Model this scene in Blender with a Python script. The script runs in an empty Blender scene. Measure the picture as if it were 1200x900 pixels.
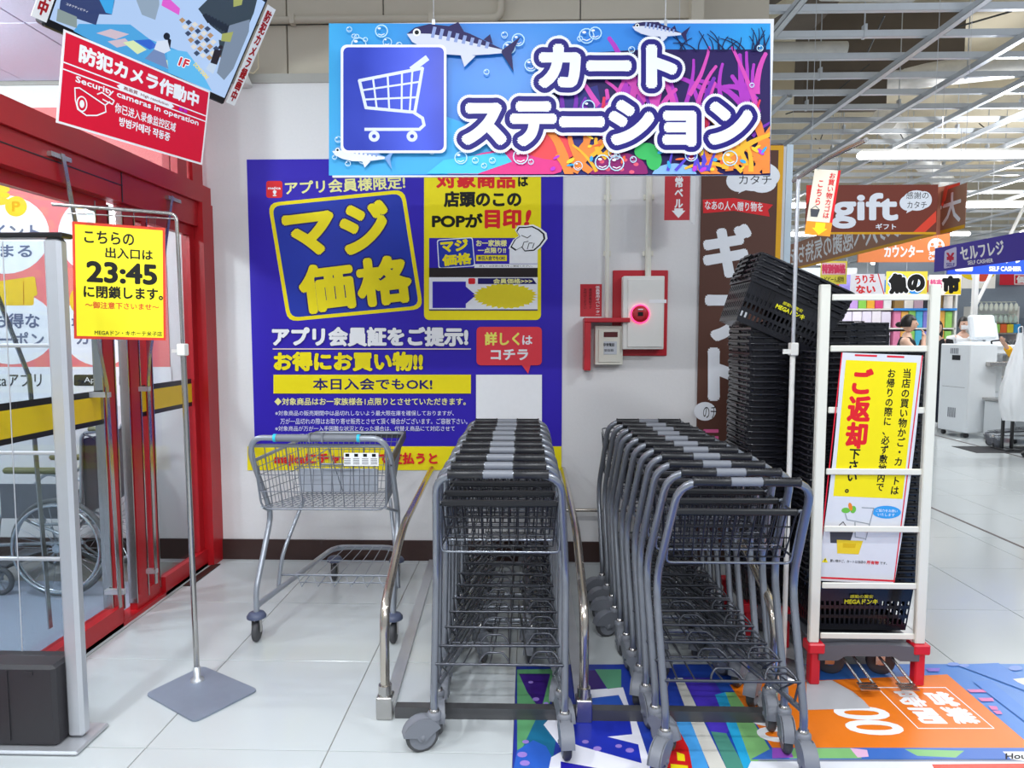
import bpy, math, random
from mathutils import Vector, Matrix, Euler
R = math.radians
rnd = random.Random(7)
scene = bpy.context.scene
COL = scene.collection

# ---------------------------------------------------------------- camera, light, exposure
CAM_H = 1.5
cd = bpy.data.cameras.new('camera'); cd.lens = 24.0; cd.sensor_width = 36.0; cd.clip_end = 200
cam = bpy.data.objects.new('camera', cd); COL.objects.link(cam)
cam.location = (0, 0, CAM_H)
PITCH = math.atan(60/800.0); YAW = math.atan(20/800.0)
cam.rotation_euler = (math.pi/2 - PITCH, 0, YAW)
scene.camera = cam

world = bpy.data.worlds.new('world'); scene.world = world; world.use_nodes = True
bg = world.node_tree.nodes['Background']
bg.inputs[0].default_value = (0.82, 0.90, 1.0, 1); bg.inputs[1].default_value = 0.46

def area(name, loc, size, sizey, power, rot=(0, 0, 0), color=(0.93, 0.97, 1.0)):
    l = bpy.data.lights.new(name, 'AREA'); l.shape = 'RECTANGLE'; l.size = size; l.size_y = sizey
    l.energy = power; l.color = color
    o = bpy.data.objects.new(name, l); COL.objects.link(o); o.location = loc; o.rotation_euler = rot
    return o
# rows of ceiling tubes in the aisle the photographer stands in
area('ceiling_lamp_light', (-1.75, 1.3, 3.05), 0.08, 0.8, 34)
area('ceiling_lamp_light', (2.7, 1.5, 3.5), 0.9, 0.08, 56)
area('ceiling_lamp_light', (-0.3, 0.6, 3.4), 0.8, 0.08, 48)
area('ceiling_lamp_light', (-0.6, -1.6, 3.5), 2.4, 0.4, 60)
area('ceiling_lamp_light', (3.0, -1.6, 3.5), 2.4, 0.4, 40)
def fill_point(loc, power, r=.12):  # unseen point light, added to brighten the soffit, vestibule and shop
    l = bpy.data.lights.new('fill_light', 'POINT'); l.energy = power; l.shadow_soft_size = r; l.color = (0.95, 0.97, 1.0)
    o = bpy.data.objects.new('fill_light', l); COL.objects.link(o); o.location = loc
fill_point((-3.3, 2.9, 2.75), 85); fill_point((-3.6, 1.2, 2.7), 60); fill_point((-2.5, .4, 2.6), 22)
fill_point((0.2, -0.4, 3.1), 38); fill_point((3.6, 3.6, 3.7), 22); fill_point((5.5, 8.2, 3.6), 55); fill_point((8.5, 12.5, 3.6), 70)
area('ceiling_lamp_light', (4.6, 7.0, 3.6), 2.4, 0.3, 50)
area('ceiling_lamp_light', (7.6, 9.0, 3.6), 2.4, 0.3, 80)
area('ceiling_lamp_light', (5.0, 12.0, 3.6), 3.6, 0.3, 90)

vs = scene.view_settings
vs.view_transform = 'Standard'; vs.look = 'None'; vs.gamma = 1.0; vs.exposure = 0.2
vs.use_curve_mapping = False

# ---------------------------------------------------------------- projection helpers (photo pixel + known plane -> metres)
fwd = Vector((-math.sin(YAW)*math.cos(PITCH), math.cos(YAW)*math.cos(PITCH), -math.sin(PITCH)))
rgt = Vector((math.cos(YAW), math.sin(YAW), 0)); upv = rgt.cross(fwd)
def ray(px, py): return rgt*((px-600)/800) + upv*((450-py)/800) + fwd
def atY(px, py, Y): d = ray(px, py); return Vector((0, 0, CAM_H)) + d*(Y/d.y)
def atX(px, py, X): d = ray(px, py); return Vector((0, 0, CAM_H)) + d*(X/d.x)
def atZ(px, py, Z=0.0): d = ray(px, py); return Vector((0, 0, CAM_H)) + d*((Z-CAM_H)/d.z)

# ---------------------------------------------------------------- materials
def lin(h):
    h = h.lstrip('#'); v = [int(h[i:i+2], 16)/255 for i in (0, 2, 4)]
    return tuple(c/12.92 if c <= 0.04045 else ((c+0.055)/1.055)**2.4 for c in v) + (1,)
MATS = {}
def mat(name, col='#808080', rough=0.5, metal=0.0, var=0.05, scale=20.0, bump=0.0, emit=None, es=1.0, alpha=None, spec=0.5, trans=None, coat=0.0):
    if name in MATS: return MATS[name]
    m = bpy.data.materials.new(name); m.use_nodes = True; nt = m.node_tree; b = nt.nodes['Principled BSDF']
    c = lin(col)
    tc = nt.nodes.new('ShaderNodeTexCoord'); nz = nt.nodes.new('ShaderNodeTexNoise')
    nz.inputs['Scale'].default_value = scale; nz.inputs['Detail'].default_value = 3
    nt.links.new(tc.outputs['Object'], nz.inputs['Vector'])
    mx = nt.nodes.new('ShaderNodeMix'); mx.data_type = 'RGBA'
    mx.inputs['A'].default_value = tuple(max(0, x*(1-var)) for x in c[:3])+(1,)
    mx.inputs['B'].default_value = tuple(min(1, x*(1+var)) for x in c[:3])+(1,)
    nt.links.new(nz.outputs['Fac'], mx.inputs['Factor']); nt.links.new(mx.outputs['Result'], b.inputs['Base Color'])
    b.inputs['Roughness'].default_value = rough; b.inputs['Metallic'].default_value = metal
    b.inputs['Specular IOR Level'].default_value = spec
    if coat: b.inputs['Coat Weight'].default_value = coat
    if bump:
        bn = nt.nodes.new('ShaderNodeBump'); bn.inputs['Strength'].default_value = bump; bn.inputs['Distance'].default_value = 0.002
        nt.links.new(nz.outputs['Fac'], bn.inputs['Height']); nt.links.new(bn.outputs['Normal'], b.inputs['Normal'])
    if emit: b.inputs['Emission Color'].default_value = lin(emit); b.inputs['Emission Strength'].default_value = es
    if trans is not None:
        b.inputs['Transmission Weight'].default_value = trans; b.inputs['IOR'].default_value = 1.02
    if alpha is not None: b.inputs['Alpha'].default_value = alpha
    MATS[name] = m
    return m
def ramp_mat(name, stops, axis='x', lo=-1, hi=1, rough=0.35, noise=0.0, nscale=3):
    """printed colour gradient across a flat sheet, in the sheet's own coordinates"""
    m = bpy.data.materials.new(name); m.use_nodes = True; nt = m.node_tree; b = nt.nodes['Principled BSDF']
    tc = nt.nodes.new('ShaderNodeTexCoord'); sp = nt.nodes.new('ShaderNodeSeparateXYZ'); nt.links.new(tc.outputs['Object'], sp.inputs[0])
    mr = nt.nodes.new('ShaderNodeMapRange'); mr.inputs['From Min'].default_value = lo; mr.inputs['From Max'].default_value = hi
    nt.links.new(sp.outputs[{'x': 0, 'y': 1, 'z': 2}[axis]], mr.inputs['Value'])
    src = mr.outputs[0]
    if noise:
        nz = nt.nodes.new('ShaderNodeTexNoise'); nz.inputs['Scale'].default_value = nscale
        nt.links.new(tc.outputs['Object'], nz.inputs['Vector'])
        ma = nt.nodes.new('ShaderNodeMath'); ma.operation = 'MULTIPLY_ADD'; ma.inputs[1].default_value = noise; ma.inputs[2].default_value = -noise/2
        nt.links.new(nz.outputs['Fac'], ma.inputs[0])
        ad = nt.nodes.new('ShaderNodeMath'); ad.operation = 'ADD'; nt.links.new(ma.outputs[0], ad.inputs[0]); nt.links.new(src, ad.inputs[1]); src = ad.outputs[0]
    cr = nt.nodes.new('ShaderNodeValToRGB'); el = cr.color_ramp.elements
    el[0].position = stops[0][0]; el[0].color = lin(stops[0][1]); el[1].position = stops[-1][0]; el[1].color = lin(stops[-1][1])
    for p, c in stops[1:-1]:
        e = el.new(p); e.color = lin(c)
    b.inputs['Specular IOR Level'].default_value = 0.25; nt.links.new(src, cr.inputs[0]); nt.links.new(cr.outputs[0], b.inputs['Base Color']); b.inputs['Roughness'].default_value = rough
    MATS[name] = m
    return m
def INK(c, rough=0.5): return mat('ink_'+c.strip('#').lower(), c, rough, var=0.03, scale=30, spec=0.25)

# ---------------------------------------------------------------- mesh builder
class MB:
    def __init__(s): s.v = []; s.f = []; s.sm = []
    def _add(s, vs, fs, smooth=False):
        b = len(s.v); s.v.extend([tuple(v) for v in vs]); s.f.extend([tuple(i+b for i in f) for f in fs]); s.sm.extend([smooth]*len(fs)); return s
    def box(s, c, d, rot=None, taper=None):
        x, y, z = d[0]/2, d[1]/2, d[2]/2; t = taper or (1, 1)
        vs = [Vector((sx*x*(t[0] if sz < 0 else 1), sy*y*(t[1] if sz < 0 else 1), sz*z)) for sz in (-1, 1) for sy in (-1, 1) for sx in (-1, 1)]
        if rot is not None: vs = [rot @ v for v in vs]
        c = Vector(c); vs = [v+c for v in vs]
        return s._add(vs, [(0, 2, 3, 1), (4, 5, 7, 6), (0, 1, 5, 4), (2, 6, 7, 3), (0, 4, 6, 2), (1, 3, 7, 5)])
    def bb(s, x0, x1, y0, y1, z0, z1): return s.box(((x0+x1)/2, (y0+y1)/2, (z0+z1)/2), (abs(x1-x0), abs(y1-y0), abs(z1-z0)))
    def bevbox(s, c, d, b=0.004, rot=None):
        """box with chamfered edges"""
        X, Y, Z = d[0]/2, d[1]/2, d[2]/2; b = min(b, X*.9, Y*.9, Z*.9); vs = []; idx = {}
        for sx in (-1, 1):
            for sy in (-1, 1):
                for sz in (-1, 1):
                    for k, p in enumerate(((X, Y-b, Z-b), (X-b, Y, Z-b), (X-b, Y-b, Z))):
                        idx[(sx, sy, sz, k)] = len(vs); vs.append(Vector((sx*p[0], sy*p[1], sz*p[2])))
        fs = []
        I = lambda *a: idx[a]
        for q in (-1, 1):
            fs.append((I(q, -1, -1, 0), I(q, 1, -1, 0), I(q, 1, 1, 0), I(q, -1, 1, 0)))
            fs.append((I(-1, q, -1, 1), I(1, q, -1, 1), I(1, q, 1, 1), I(-1, q, 1, 1)))
            fs.append((I(-1, -1, q, 2), I(1, -1, q, 2), I(1, 1, q, 2), I(-1, 1, q, 2)))
            for r in (-1, 1):
                fs.append((I(q, r, -1, 0), I(q, r, 1, 0), I(q, r, 1, 1), I(q, r, -1, 1)))
                fs.append((I(q, -1, r, 0), I(q, 1, r, 0), I(q, 1, r, 2), I(q, -1, r, 2)))
                fs.append((I(-1, q, r, 1), I(1, q, r, 1), I(1, q, r, 2), I(-1, q, r, 2)))
                for t in (-1, 1): fs.append((I(q, r, t, 0), I(q, r, t, 1), I(q, r, t, 2)))
        if rot is not None: vs = [rot @ v for v in vs]
        c = Vector(c)
        return s._add([v+c for v in vs], fs)
    def tube(s, pts, r, n=8, closed=False, caps=True):
        P = [Vector(p) for p in pts]; m = len(P); rr = r if isinstance(r, (list, tuple)) else [r]*m
        T = []
        for i in range(m):
            a = P[i]-P[i-1] if (i > 0 or closed) else Vector(); b = P[(i+1) % m]-P[i] if (i < m-1 or closed) else Vector()
            a = a.normalized() if a.length > 1e-9 else a; b = b.normalized() if b.length > 1e-9 else b
            t = a+b; T.append(t.normalized() if t.length > 1e-9 else Vector((0, 0, 1)))
        ref = Vector((0, 0, 1)) if abs(T[0].z) < 0.9 else Vector((1, 0, 0))
        u = T[0].cross(ref).normalized(); vs = []
        for i in range(m):
            u = (u - T[i]*u.dot(T[i])); u = u.normalized() if u.length > 1e-6 else T[i].orthogonal().normalized()
            w = T[i].cross(u); k = 1.0
            if 0 < i < m-1:
                c = (P[i]-P[i-1]).normalized().dot(T[i]); k = min(1.35, 1/max(.5, c))
            for j in range(n):
                a = 2*math.pi*j/n; vs.append(P[i]+(u*math.cos(a)+w*math.sin(a))*rr[i]*k)
        fs = []
        for i in range(m if closed else m-1):
            for j in range(n):
                a = i*n+j; b = i*n+(j+1) % n; c2 = ((i+1) % m)*n+(j+1) % n; d = ((i+1) % m)*n+j
                fs.append((a, b, c2, d))
        s._add(vs, fs, n > 4)
        if caps and not closed:
            s._add(vs[:n], [tuple(range(n))][::-1]); s._add(vs[-n:], [tuple(range(n))])
        return s
    def cyl(s, a, b, r, n=16): return s.tube([a, b], r, n)
    def lathe(s, prof, c=(0, 0, 0), n=20, rot=None):
        """prof [(r,z)], axis z"""
        vs = []; c = Vector(c)
        for r_, z in prof:
            for j in range(n):
                a = 2*math.pi*j/n; v = Vector((r_*math.cos(a), r_*math.sin(a), z)); vs.append((rot @ v if rot is not None else v)+c)
        fs = [(i*n+j, i*n+(j+1) % n, (i+1)*n+(j+1) % n, (i+1)*n+j) for i in range(len(prof)-1) for j in range(n)]
        s._add(vs, fs, True)
        if prof[0][0] > 1e-5: s._add(vs[:n], [tuple(range(n))])
        if prof[-1][0] > 1e-5: s._add(vs[-n:], [tuple(range(n))])
        return s
    def prism(s, pts, a, b, f):
        """2-D outline swept from a to b; f(u,v,w)->xyz"""
        n = len(pts); vs = [f(p[0], p[1], a) for p in pts]+[f(p[0], p[1], b) for p in pts]
        return s._add(vs, [tuple(range(n))[::-1], tuple(range(n, 2*n))]+[(i, (i+1) % n, n+(i+1) % n, n+i) for i in range(n)])
    def sphere(s, c, r, n=12, m=8, sc=(1, 1, 1)):
        c = Vector(c); vs = [c+Vector((0, 0, r*sc[2]))]
        for i in range(1, m):
            t = math.pi*i/m
            for j in range(n):
                a = 2*math.pi*j/n; vs.append(c+Vector((r*sc[0]*math.sin(t)*math.cos(a), r*sc[1]*math.sin(t)*math.sin(a), r*sc[2]*math.cos(t))))
        vs.append(c-Vector((0, 0, r*sc[2]))); L = len(vs)-1
        fs = [(0, 1+j, 1+(j+1) % n) for j in range(n)]+[(L, L-n+(j+1) % n, L-n+j) for j in range(n)]
        fs += [(1+i*n+j, 1+(i+1)*n+j, 1+(i+1)*n+(j+1) % n, 1+i*n+(j+1) % n) for i in range(m-2) for j in range(n)]
        return s._add(vs, fs, True)
    def grid(s, nu, nv, f, smooth=True):
        vs = [f(i/nu, j/nv) for j in range(nv+1) for i in range(nu+1)]
        return s._add(vs, [(j*(nu+1)+i, j*(nu+1)+i+1, (j+1)*(nu+1)+i+1, (j+1)*(nu+1)+i) for j in range(nv) for i in range(nu)], smooth)
    def mesh(s, name, m):
        me = bpy.data.meshes.new(name); me.from_pydata(s.v, [], s.f)
        me.polygons.foreach_set('use_smooth', s.sm)
        if m: me.materials.append(m)
        me.update(); return me
    def build(s, name, m, parent=None, w=False, loc=None):
        """w: vertices are given in world metres; they are moved into the frame of the parent (or about loc)"""
        if w:
            if parent is not None: I = wm(parent).inverted(); s.v = [tuple(I @ Vector(v)) for v in s.v]
            elif loc is not None: L = Vector(loc); s.v = [tuple(Vector(v)-L) for v in s.v]
        o = bpy.data.objects.new(name, s.mesh(name, m)); COL.objects.link(o)
        if parent is not None: o.parent = parent
        elif loc is not None: o.location = loc
        return o
def wm(o):
    M = Matrix.LocRotScale(o.location, o.rotation_euler, o.scale)
    return wm(o.parent) @ M if o.parent else M
def tag(o, label=None, cat=None, group=None, kind=None):
    if label: o['label'] = label
    if cat: o['category'] = cat
    if group: o['group'] = group
    if kind: o['kind'] = kind
    return o
def thing(name, label, cat, loc=(0, 0, 0), rot=(0, 0, 0), group=None):
    o = bpy.data.objects.new(name, None); COL.objects.link(o); o.location = loc; o.rotation_euler = rot; o.empty_display_size = .05
    return tag(o, label, cat, group)
def struct(mb, name, m, loc=(0, 0, 0), parent=None):
    o = mb.build(name, m, parent, w=True, loc=loc)
    if parent is None: o['kind'] = 'structure'
    return o
def kids(o): return [c for c in COL.objects if c.parent == o]
def copy_tree(o, kmap, parent=None):
    c = o.copy(); COL.objects.link(c)
    if parent is not None: c.parent = parent
    for ch in kmap.get(o.name, []): copy_tree(ch, kmap, c)
    return c
def kmap_of(root):
    km = {}
    def rec(o):
        k = kids(o); km[o.name] = k
        for c in k: rec(c)
    rec(root); return km
def bend(pts, r=0.05, n=4):
    """round the corners of a polyline"""
    P = [Vector(p) for p in pts]; out = [P[0]]
    rs = r if isinstance(r, (list, tuple)) else [r]*(len(P)-2)
    for i in range(1, len(P)-1):
        a = (P[i-1]-P[i]); b = (P[i+1]-P[i]); q = min(rs[i-1], a.length*.49, b.length*.49)
        A = P[i]+a.normalized()*q; B = P[i]+b.normalized()*q
        for k in range(n+1):
            t = k/n; out.append(A*(1-t)**2+P[i]*2*t*(1-t)+B*t*t)
    out.append(P[-1]); return out

# ---------------------------------------------------------------- printed sheets: lettering and flat shapes in layers
TXT = {}
EPS = 8e-6
def text_geo(body, offset, res=2):
    k = (body, round(offset, 4), res)
    if k in TXT: return TXT[k]
    c = bpy.data.curves.new('t', 'FONT'); c.body = body; c.offset = offset; c.resolution_u = res
    c.align_x = 'LEFT'
    o = bpy.data.objects.new('t', c); COL.objects.link(o)
    dg = bpy.context.evaluated_depsgraph_get(); me = bpy.data.meshes.new_from_object(o.evaluated_get(dg))
    vs = [(v.co.x, v.co.y) for v in me.vertices]; fs = [tuple(p.vertices) for p in me.polygons]
    bpy.data.objects.remove(o); bpy.data.curves.remove(c); bpy.data.meshes.remove(me)
    TXT[k] = (vs, fs); return TXT[k]
class Sheet:
    """mode 'v': upright sheet, local x right, local z up, front towards -y.  mode 'f': lies flat, local x,y, front up.
    Coordinates go through self.m, which turns the given ones (photo pixels or metres) into local metres."""
    def __init__(s, parent, m=None, mode='v', lift=0.0006, step=0.0001, base=0.0, Y=None):
        s.p = parent; s.mode = mode; s.l = base+lift; s.st = step
        if Y is not None:
            I = wm(parent).inverted()
            def f(x, y): v = I @ atY(x, y, Y); return (v.x, v.z)
            s.m = f; s.flip = -1
        else: s.m = m or (lambda x, y: (x, y)); s.flip = 1
    def _o(s, name, pts, fs, m, dl=None):
        dl = dl or [0]*len(pts)
        vs = [(x, -s.l-d, y) if s.mode == 'v' else (x, y, s.l+d) for (x, y), d in zip(pts, dl)]; s.l += s.st+max(dl)
        b = MB(); b._add(vs, fs); return b.build(name, m, s.p)
    def poly(s, pts, m, name='print'): return s._o(name, [s.m(*p) for p in pts], [tuple(range(len(pts)))], m)
    def polys(s, lst, m, name='print'):
        vs = []; fs = []; dl = []
        for k, pts in enumerate(lst): fs.append(tuple(range(len(vs), len(vs)+len(pts)))); vs += [s.m(*p) for p in pts]; dl += [k*EPS]*len(pts)
        return s._o(name, vs, fs, m, dl)
    def each(s, lst, m, name='print'):
        """every shape a print of its own, all in about the same layer"""
        l0 = s.l; st = s.st; s.st = EPS
        for q in lst: (s.polys(q, m, name) if isinstance(q[0], list) else s.poly(q, m, name))
        s.st = st; s.l += st
    def rect(s, x0, y0, x1, y1, m, name='print'): return s.poly([(x0, y0), (x1, y0), (x1, y1), (x0, y1)], m, name)
    @staticmethod
    def rr(x0, y0, x1, y1, r, rot=0, n=4):
        pts = []; x0, x1 = min(x0, x1), max(x0, x1); y0, y1 = min(y0, y1), max(y0, y1)
        for cx, cy, a0 in ((x1-r, y1-r, 0), (x0+r, y1-r, 90), (x0+r, y0+r, 180), (x1-r, y0+r, 270)):
            for k in range(n+1): a = R(a0+90*k/n); pts.append((cx+r*math.cos(a), cy+r*math.sin(a)))
        if rot:
            mx, my = (x0+x1)/2, (y0+y1)/2; c, q = math.cos(R(rot)), math.sin(R(rot))
            pts = [(mx+(x-mx)*c-(y-my)*q, my+(x-mx)*q+(y-my)*c) for x, y in pts]
        return pts
    @staticmethod
    def el(cx, cy, rx, ry=None, n=20, rot=0):
        ry = ry or rx; c, q = math.cos(R(rot)), math.sin(R(rot))
        return [(cx+rx*math.cos(t)*c-ry*math.sin(t)*q, cy+rx*math.cos(t)*q+ry*math.sin(t)*c) for t in [2*math.pi*k/n for k in range(n)]]
    @staticmethod
    def line(pts, w):
        """polyline as quads, width w (or per point)"""
        out = []
        for i, ((x0, y0), (x1, y1)) in enumerate(zip(pts, pts[1:])):
            d = math.hypot(x1-x0, y1-y0) or 1; w0, w1 = (w[i], w[i+1]) if isinstance(w, (list, tuple)) else (w, w)
            nx, ny = -(y1-y0)/d, (x1-x0)/d; ex, ey = (x1-x0)/d*w0*.25, (y1-y0)/d*w0*.25
            out.append([(x0-ex+nx*w0/2, y0-ey+ny*w0/2), (x1+ex+nx*w1/2, y1+ey+ny*w1/2), (x1+ex-nx*w1/2, y1+ey-ny*w1/2), (x0-ex-nx*w0/2, y0-ey-ny*w0/2)])
        return out
    def text(s, body, x0, y0, x1, y1, layers, rot=0, vert=False, name='lettering', mirror=False, shear=0.0):
        """lettering fitted into the box (x0,y0)-(x1,y1); layers = [(stroke offset in em, material), ...] from back to front"""
        if vert: body = '\n'.join(body)
        bv, _ = text_geo(body, 0, 4 if len(body) <= 6 else 2)
        if not bv: return
        q_ = layers[-1][0]
        ax0 = min(v[0] for v in bv)-q_; ax1 = max(v[0] for v in bv)+q_; ay0 = min(v[1] for v in bv)-q_; ay1 = max(v[1] for v in bv)+q_
        cx, cy = (x0+x1)/2, (y0+y1)/2; kx = (x1-x0)/max(1e-6, ax1-ax0); ky = abs(y1-y0)/max(1e-6, ay1-ay0)
        c, q = math.cos(R(rot)), math.sin(R(rot)); o = None
        for off, m in layers:
            # boldness: copies of the outline shifted round a circle of the stroke offset
            n_ = 1 if off < .008 else (6 if off < .035 else (10 if off < .1 else 36))
            gv, gf = text_geo(body, 0, 4 if len(body) <= 6 else 2); vs = []; fs = []; dl = []; fx = kx if kx < ky*1.0 else ky; 
            for c_ in range(n_):
                a_ = 2*math.pi*c_/n_; ox, oy = (off*math.cos(a_)*fx/kx, off*math.sin(a_)*fx/ky) if n_ > 1 else (0, 0)
                fs += [tuple(i+len(vs) for i in f) for f in gf]; vs += [(x+ox, y+oy) for x, y in gv]; dl += [c_*EPS]*len(gv)
            if off >= .1: fs += [tuple(i+len(vs) for i in f) for f in gf]; vs += list(gv); dl += [n_*EPS]*len(gv)
            pts = []
            for x, y in vs:
                u = (x-(ax0+ax1)/2)*kx; v = (y-(ay0+ay1)/2)*ky; u += v*shear
                if mirror: u = -u
                u, v = u*c-v*q, u*q+v*c
                pts.append(s.m(cx+u, cy+s.flip*v))
            o = s._o(name, pts, fs, m, dl)
        return o
def board(name, label, cat, x0, y0, x1, y1, Y, m, t=0.004, group=None, back=None):
    """upright sheet facing the camera aisle, given by photo pixels on the plane y=Y"""
    a = atY(x0, y0, Y); b = atY(x1, y1, Y); c = (a+b)/2
    o = thing(name, label, cat, (c.x, Y, c.z), group=group)
    w, h = abs(b.x-a.x), abs(a.z-b.z)
    MB().box((0, t/2, 0), (w, t, h)).build('panel', m, o)
    return o, w, h
# ================================================================ materials in use
WY = 4.40                                   # the long back wall
M_tile = mat('tile', '#c5cacb', 0.16, var=0.02, scale=2.2, spec=0.5)
M_grout = mat('grout', '#8d8c86', 0.8)
M_wall = mat('wallpaper', '#e4e2e2', 0.75, var=0.03, scale=60, bump=0.25)
M_bulk = mat('beige_panel', '#c3b9a8', 0.8, var=0.03, scale=8, bump=0.1)
M_soff = mat('soffit_board', '#cfcbe0', 0.9, var=0.12, scale=90, bump=0.5)
M_base = mat('skirting', '#3b2622', 0.5, var=0.1)
M_red = mat('door_red', '#b3161f', 0.35, var=0.05, scale=6)
M_steel = mat('stainless', '#b9b6b3', 0.22, 0.95, var=0.05, scale=40)
M_alu = mat('aluminium', '#c9cbd0', 0.35, 0.6, var=0.04)
M_carpet = mat('carpet', '#98a2b2', 0.95, var=0.5, scale=150, bump=0.8)
M_white = mat('white_paint', '#eceae4', 0.4, var=0.02)
M_cream = mat('cream_paint', '#e6e4d8', 0.4, var=0.02)
M_black = mat('black_plastic', '#17171a', 0.3, var=0.15)
M_dark = mat('dark_grey_plastic', '#37373d', 0.5, var=0.08)
M_grey = mat('grey_plastic', '#7b7e86', 0.45, var=0.05)
M_cartp = mat('cart_paint', '#8b8f97', 0.27, 0.6, var=0.05, scale=50)
M_wire = mat('dark_wire', '#55575e', 0.3, 0.6, var=0.06)
M_grip = mat('grip_rubber', '#1d1d21', 0.38, var=0.15, scale=200, bump=0.3)
M_rub = mat('wheel_rubber', '#4a4a4d', 0.6, var=0.1)
M_chan = mat('ceiling_channel', '#d3d8de', 0.35, 0.35, var=0.05)
M_deck = mat('ceiling_deck', '#d6cbb2', 0.85, var=0.08, scale=2)
M_beam = mat('dark_beam', '#6b6055', 0.8, var=0.2, scale=3)
M_yel = INK('#f4dc1a')
def glass_mat(name, tint='#eef4f4', refl=0.09):
    m = bpy.data.materials.new(name); m.use_nodes = True; nt = m.node_tree; nt.nodes.clear()
    out = nt.nodes.new('ShaderNodeOutputMaterial'); tr = nt.nodes.new('ShaderNodeBsdfTransparent'); gl = nt.nodes.new('ShaderNodeBsdfGlossy')
    mx = nt.nodes.new('ShaderNodeMixShader'); lw = nt.nodes.new('ShaderNodeLayerWeight'); lw.inputs[0].default_value = .5; pw_ = nt.nodes.new('ShaderNodeMath'); pw_.operation = 'POWER'; pw_.inputs[1].default_value = 5; fr = nt.nodes.new('ShaderNodeMath'); fr.operation = 'MULTIPLY_ADD'; fr.inputs[1].default_value = .5; fr.inputs[2].default_value = .03; nt.links.new(lw.outputs['Facing'], pw_.inputs[0]); nt.links.new(pw_.outputs[0], fr.inputs[0])
    nz = nt.nodes.new('ShaderNodeTexNoise'); nz.inputs['Scale'].default_value = 3
    mr = nt.nodes.new('ShaderNodeMapRange'); mr.inputs[3].default_value = 0.02; mr.inputs[4].default_value = 0.05
    nt.links.new(nz.outputs['Fac'], mr.inputs[0]); nt.links.new(mr.outputs[0], gl.inputs['Roughness'])
    tr.inputs[0].default_value = lin(tint)
    nt.links.new(fr.outputs[0], mx.inputs[0]); nt.links.new(tr.outputs[0], mx.inputs[1]); nt.links.new(gl.outputs[0], mx.inputs[2])
    nt.links.new(mx.outputs[0], out.inputs[0]); MATS[name] = m; return m
M_glass = glass_mat('door_glass')
M_acry = glass_mat('clear_acrylic', '#f4f8fa')

# ================================================================ floor: slab with one tile object per tile
fl = MB().bb(-6, 22, -3, 26, -0.06, -0.0035)
floor = struct(fl, 'floor', M_grout)
TP, TX0, TY0 = 0.666, -0.72, 3.0
tm = MB().bevbox((0, 0, -0.004), (TP-0.004, TP-0.004, 0.008), 0.0012).mesh('floor_tile', M_tile)
nt_ = 0
for j in range(-2, 12):
    for i in range(-4, 15):
        cx, cy = TX0+TP*(i+.5), TY0+TP*(j+.5)
        if cy < 1.3 or cx-TP/2 < -2.75: continue
        if abs(cx)-TP > cy*0.86 or nt_ >= 296: continue
        if cx < -2.1 and cy < 4: continue
        o = bpy.data.objects.new('floor_tile', tm); COL.objects.link(o); o.parent = floor; o.location = (cx, cy, rnd.uniform(-.0002, .0002)); nt_ += 1
# the floor beyond the range where single tiles read: jointed material on one sheet
def far_tile_mat():
    m = bpy.data.materials.new('far_tiles'); m.use_nodes = True; nt = m.node_tree; b = nt.nodes['Principled BSDF']
    tc = nt.nodes.new('ShaderNodeTexCoord'); br = nt.nodes.new('ShaderNodeTexBrick')
    br.offset = 0; br.inputs['Scale'].default_value = 1; br.inputs['Brick Width'].default_value = TP; br.inputs['Row Height'].default_value = TP
    br.inputs['Mortar Size'].default_value = 0.003; br.inputs['Color1'].default_value = lin('#c5cacb'); br.inputs['Color2'].default_value = lin('#c3c8c9'); br.inputs['Mortar'].default_value = lin('#8d8c86')
    mp = nt.nodes.new('ShaderNodeMapping'); mp.inputs['Location'].default_value = (-TX0, -TY0, 0)
    nt.links.new(tc.outputs['Object'], mp.inputs[0]); nt.links.new(mp.outputs[0], br.inputs['Vector'])
    nt.links.new(br.outputs['Color'], b.inputs['Base Color']); b.inputs['Roughness'].default_value = 0.16; return m
ff = MB(); ytop = TY0+TP*12; xr = TX0+TP*15
ff.bb(-6, 22, ytop, 26, -0.003, -0.0005); ff.bb(xr, 22, 1.3, ytop, -0.003, -0.0005); ff.bb(-2.05, xr, -3, 1.67, -0.003, -0.0005)
ff.build('far_floor', far_tile_mat(), floor)
# dark joint strips let into the shop floor
struct(MB().bb(3.45, 3.475, 3.0, 20, -.004, .0012), 'trim_1', M_base)
struct(MB().bb(5.95, 5.985, 4.0, 20, -.004, .0012), 'trim_2', M_base)

# ================================================================ back wall and what is above it
w = MB(); w.bb(-6, 1.605, WY, WY+.12, 0, 2.66); w.bb(-6, 1.07, WY, WY+.12, 2.66, 3.07)
wall = struct(w, 'wall_back', M_wall)
struct(MB().bb(1.605, 1.645, WY-.005, WY+.5, 0, 2.67), 'trim_3', mat('pale_blue_edge', '#c3d3df', 0.4))
struct(MB().bb(-6, 1.64, WY-.014, WY-.001, 0.0, 0.135), 'baseboard_back', M_base)
led = struct(MB().bb(-6, 1.07, WY-.012, WY+.16, 3.07, 3.125), 'trim_4', mat('ledge_grey', '#a9a69f', .6))
bk = struct(MB().bb(-2.6, 1.07, WY+.10, WY+.2, 3.12, 5.1), 'wall_bulkhead', M_grout)
x = -2.5
for wd in (0.95, 0.62, 1.25, 0.73):
    for z0, z1 in ((3.13, 3.46), (3.47, 4.2), (4.21, 5.05)):
        MB().bevbox((x+wd/2, WY+.09, (z0+z1)/2), (wd-.008, .03, z1-z0-.006), .004).build('wall_panel', M_bulk, bk)
    x += wd
struct(MB().bb(1.0, 1.075, WY+.0, WY+.25, 3.125, 5.1), 'trim_5', M_bulk)
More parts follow.
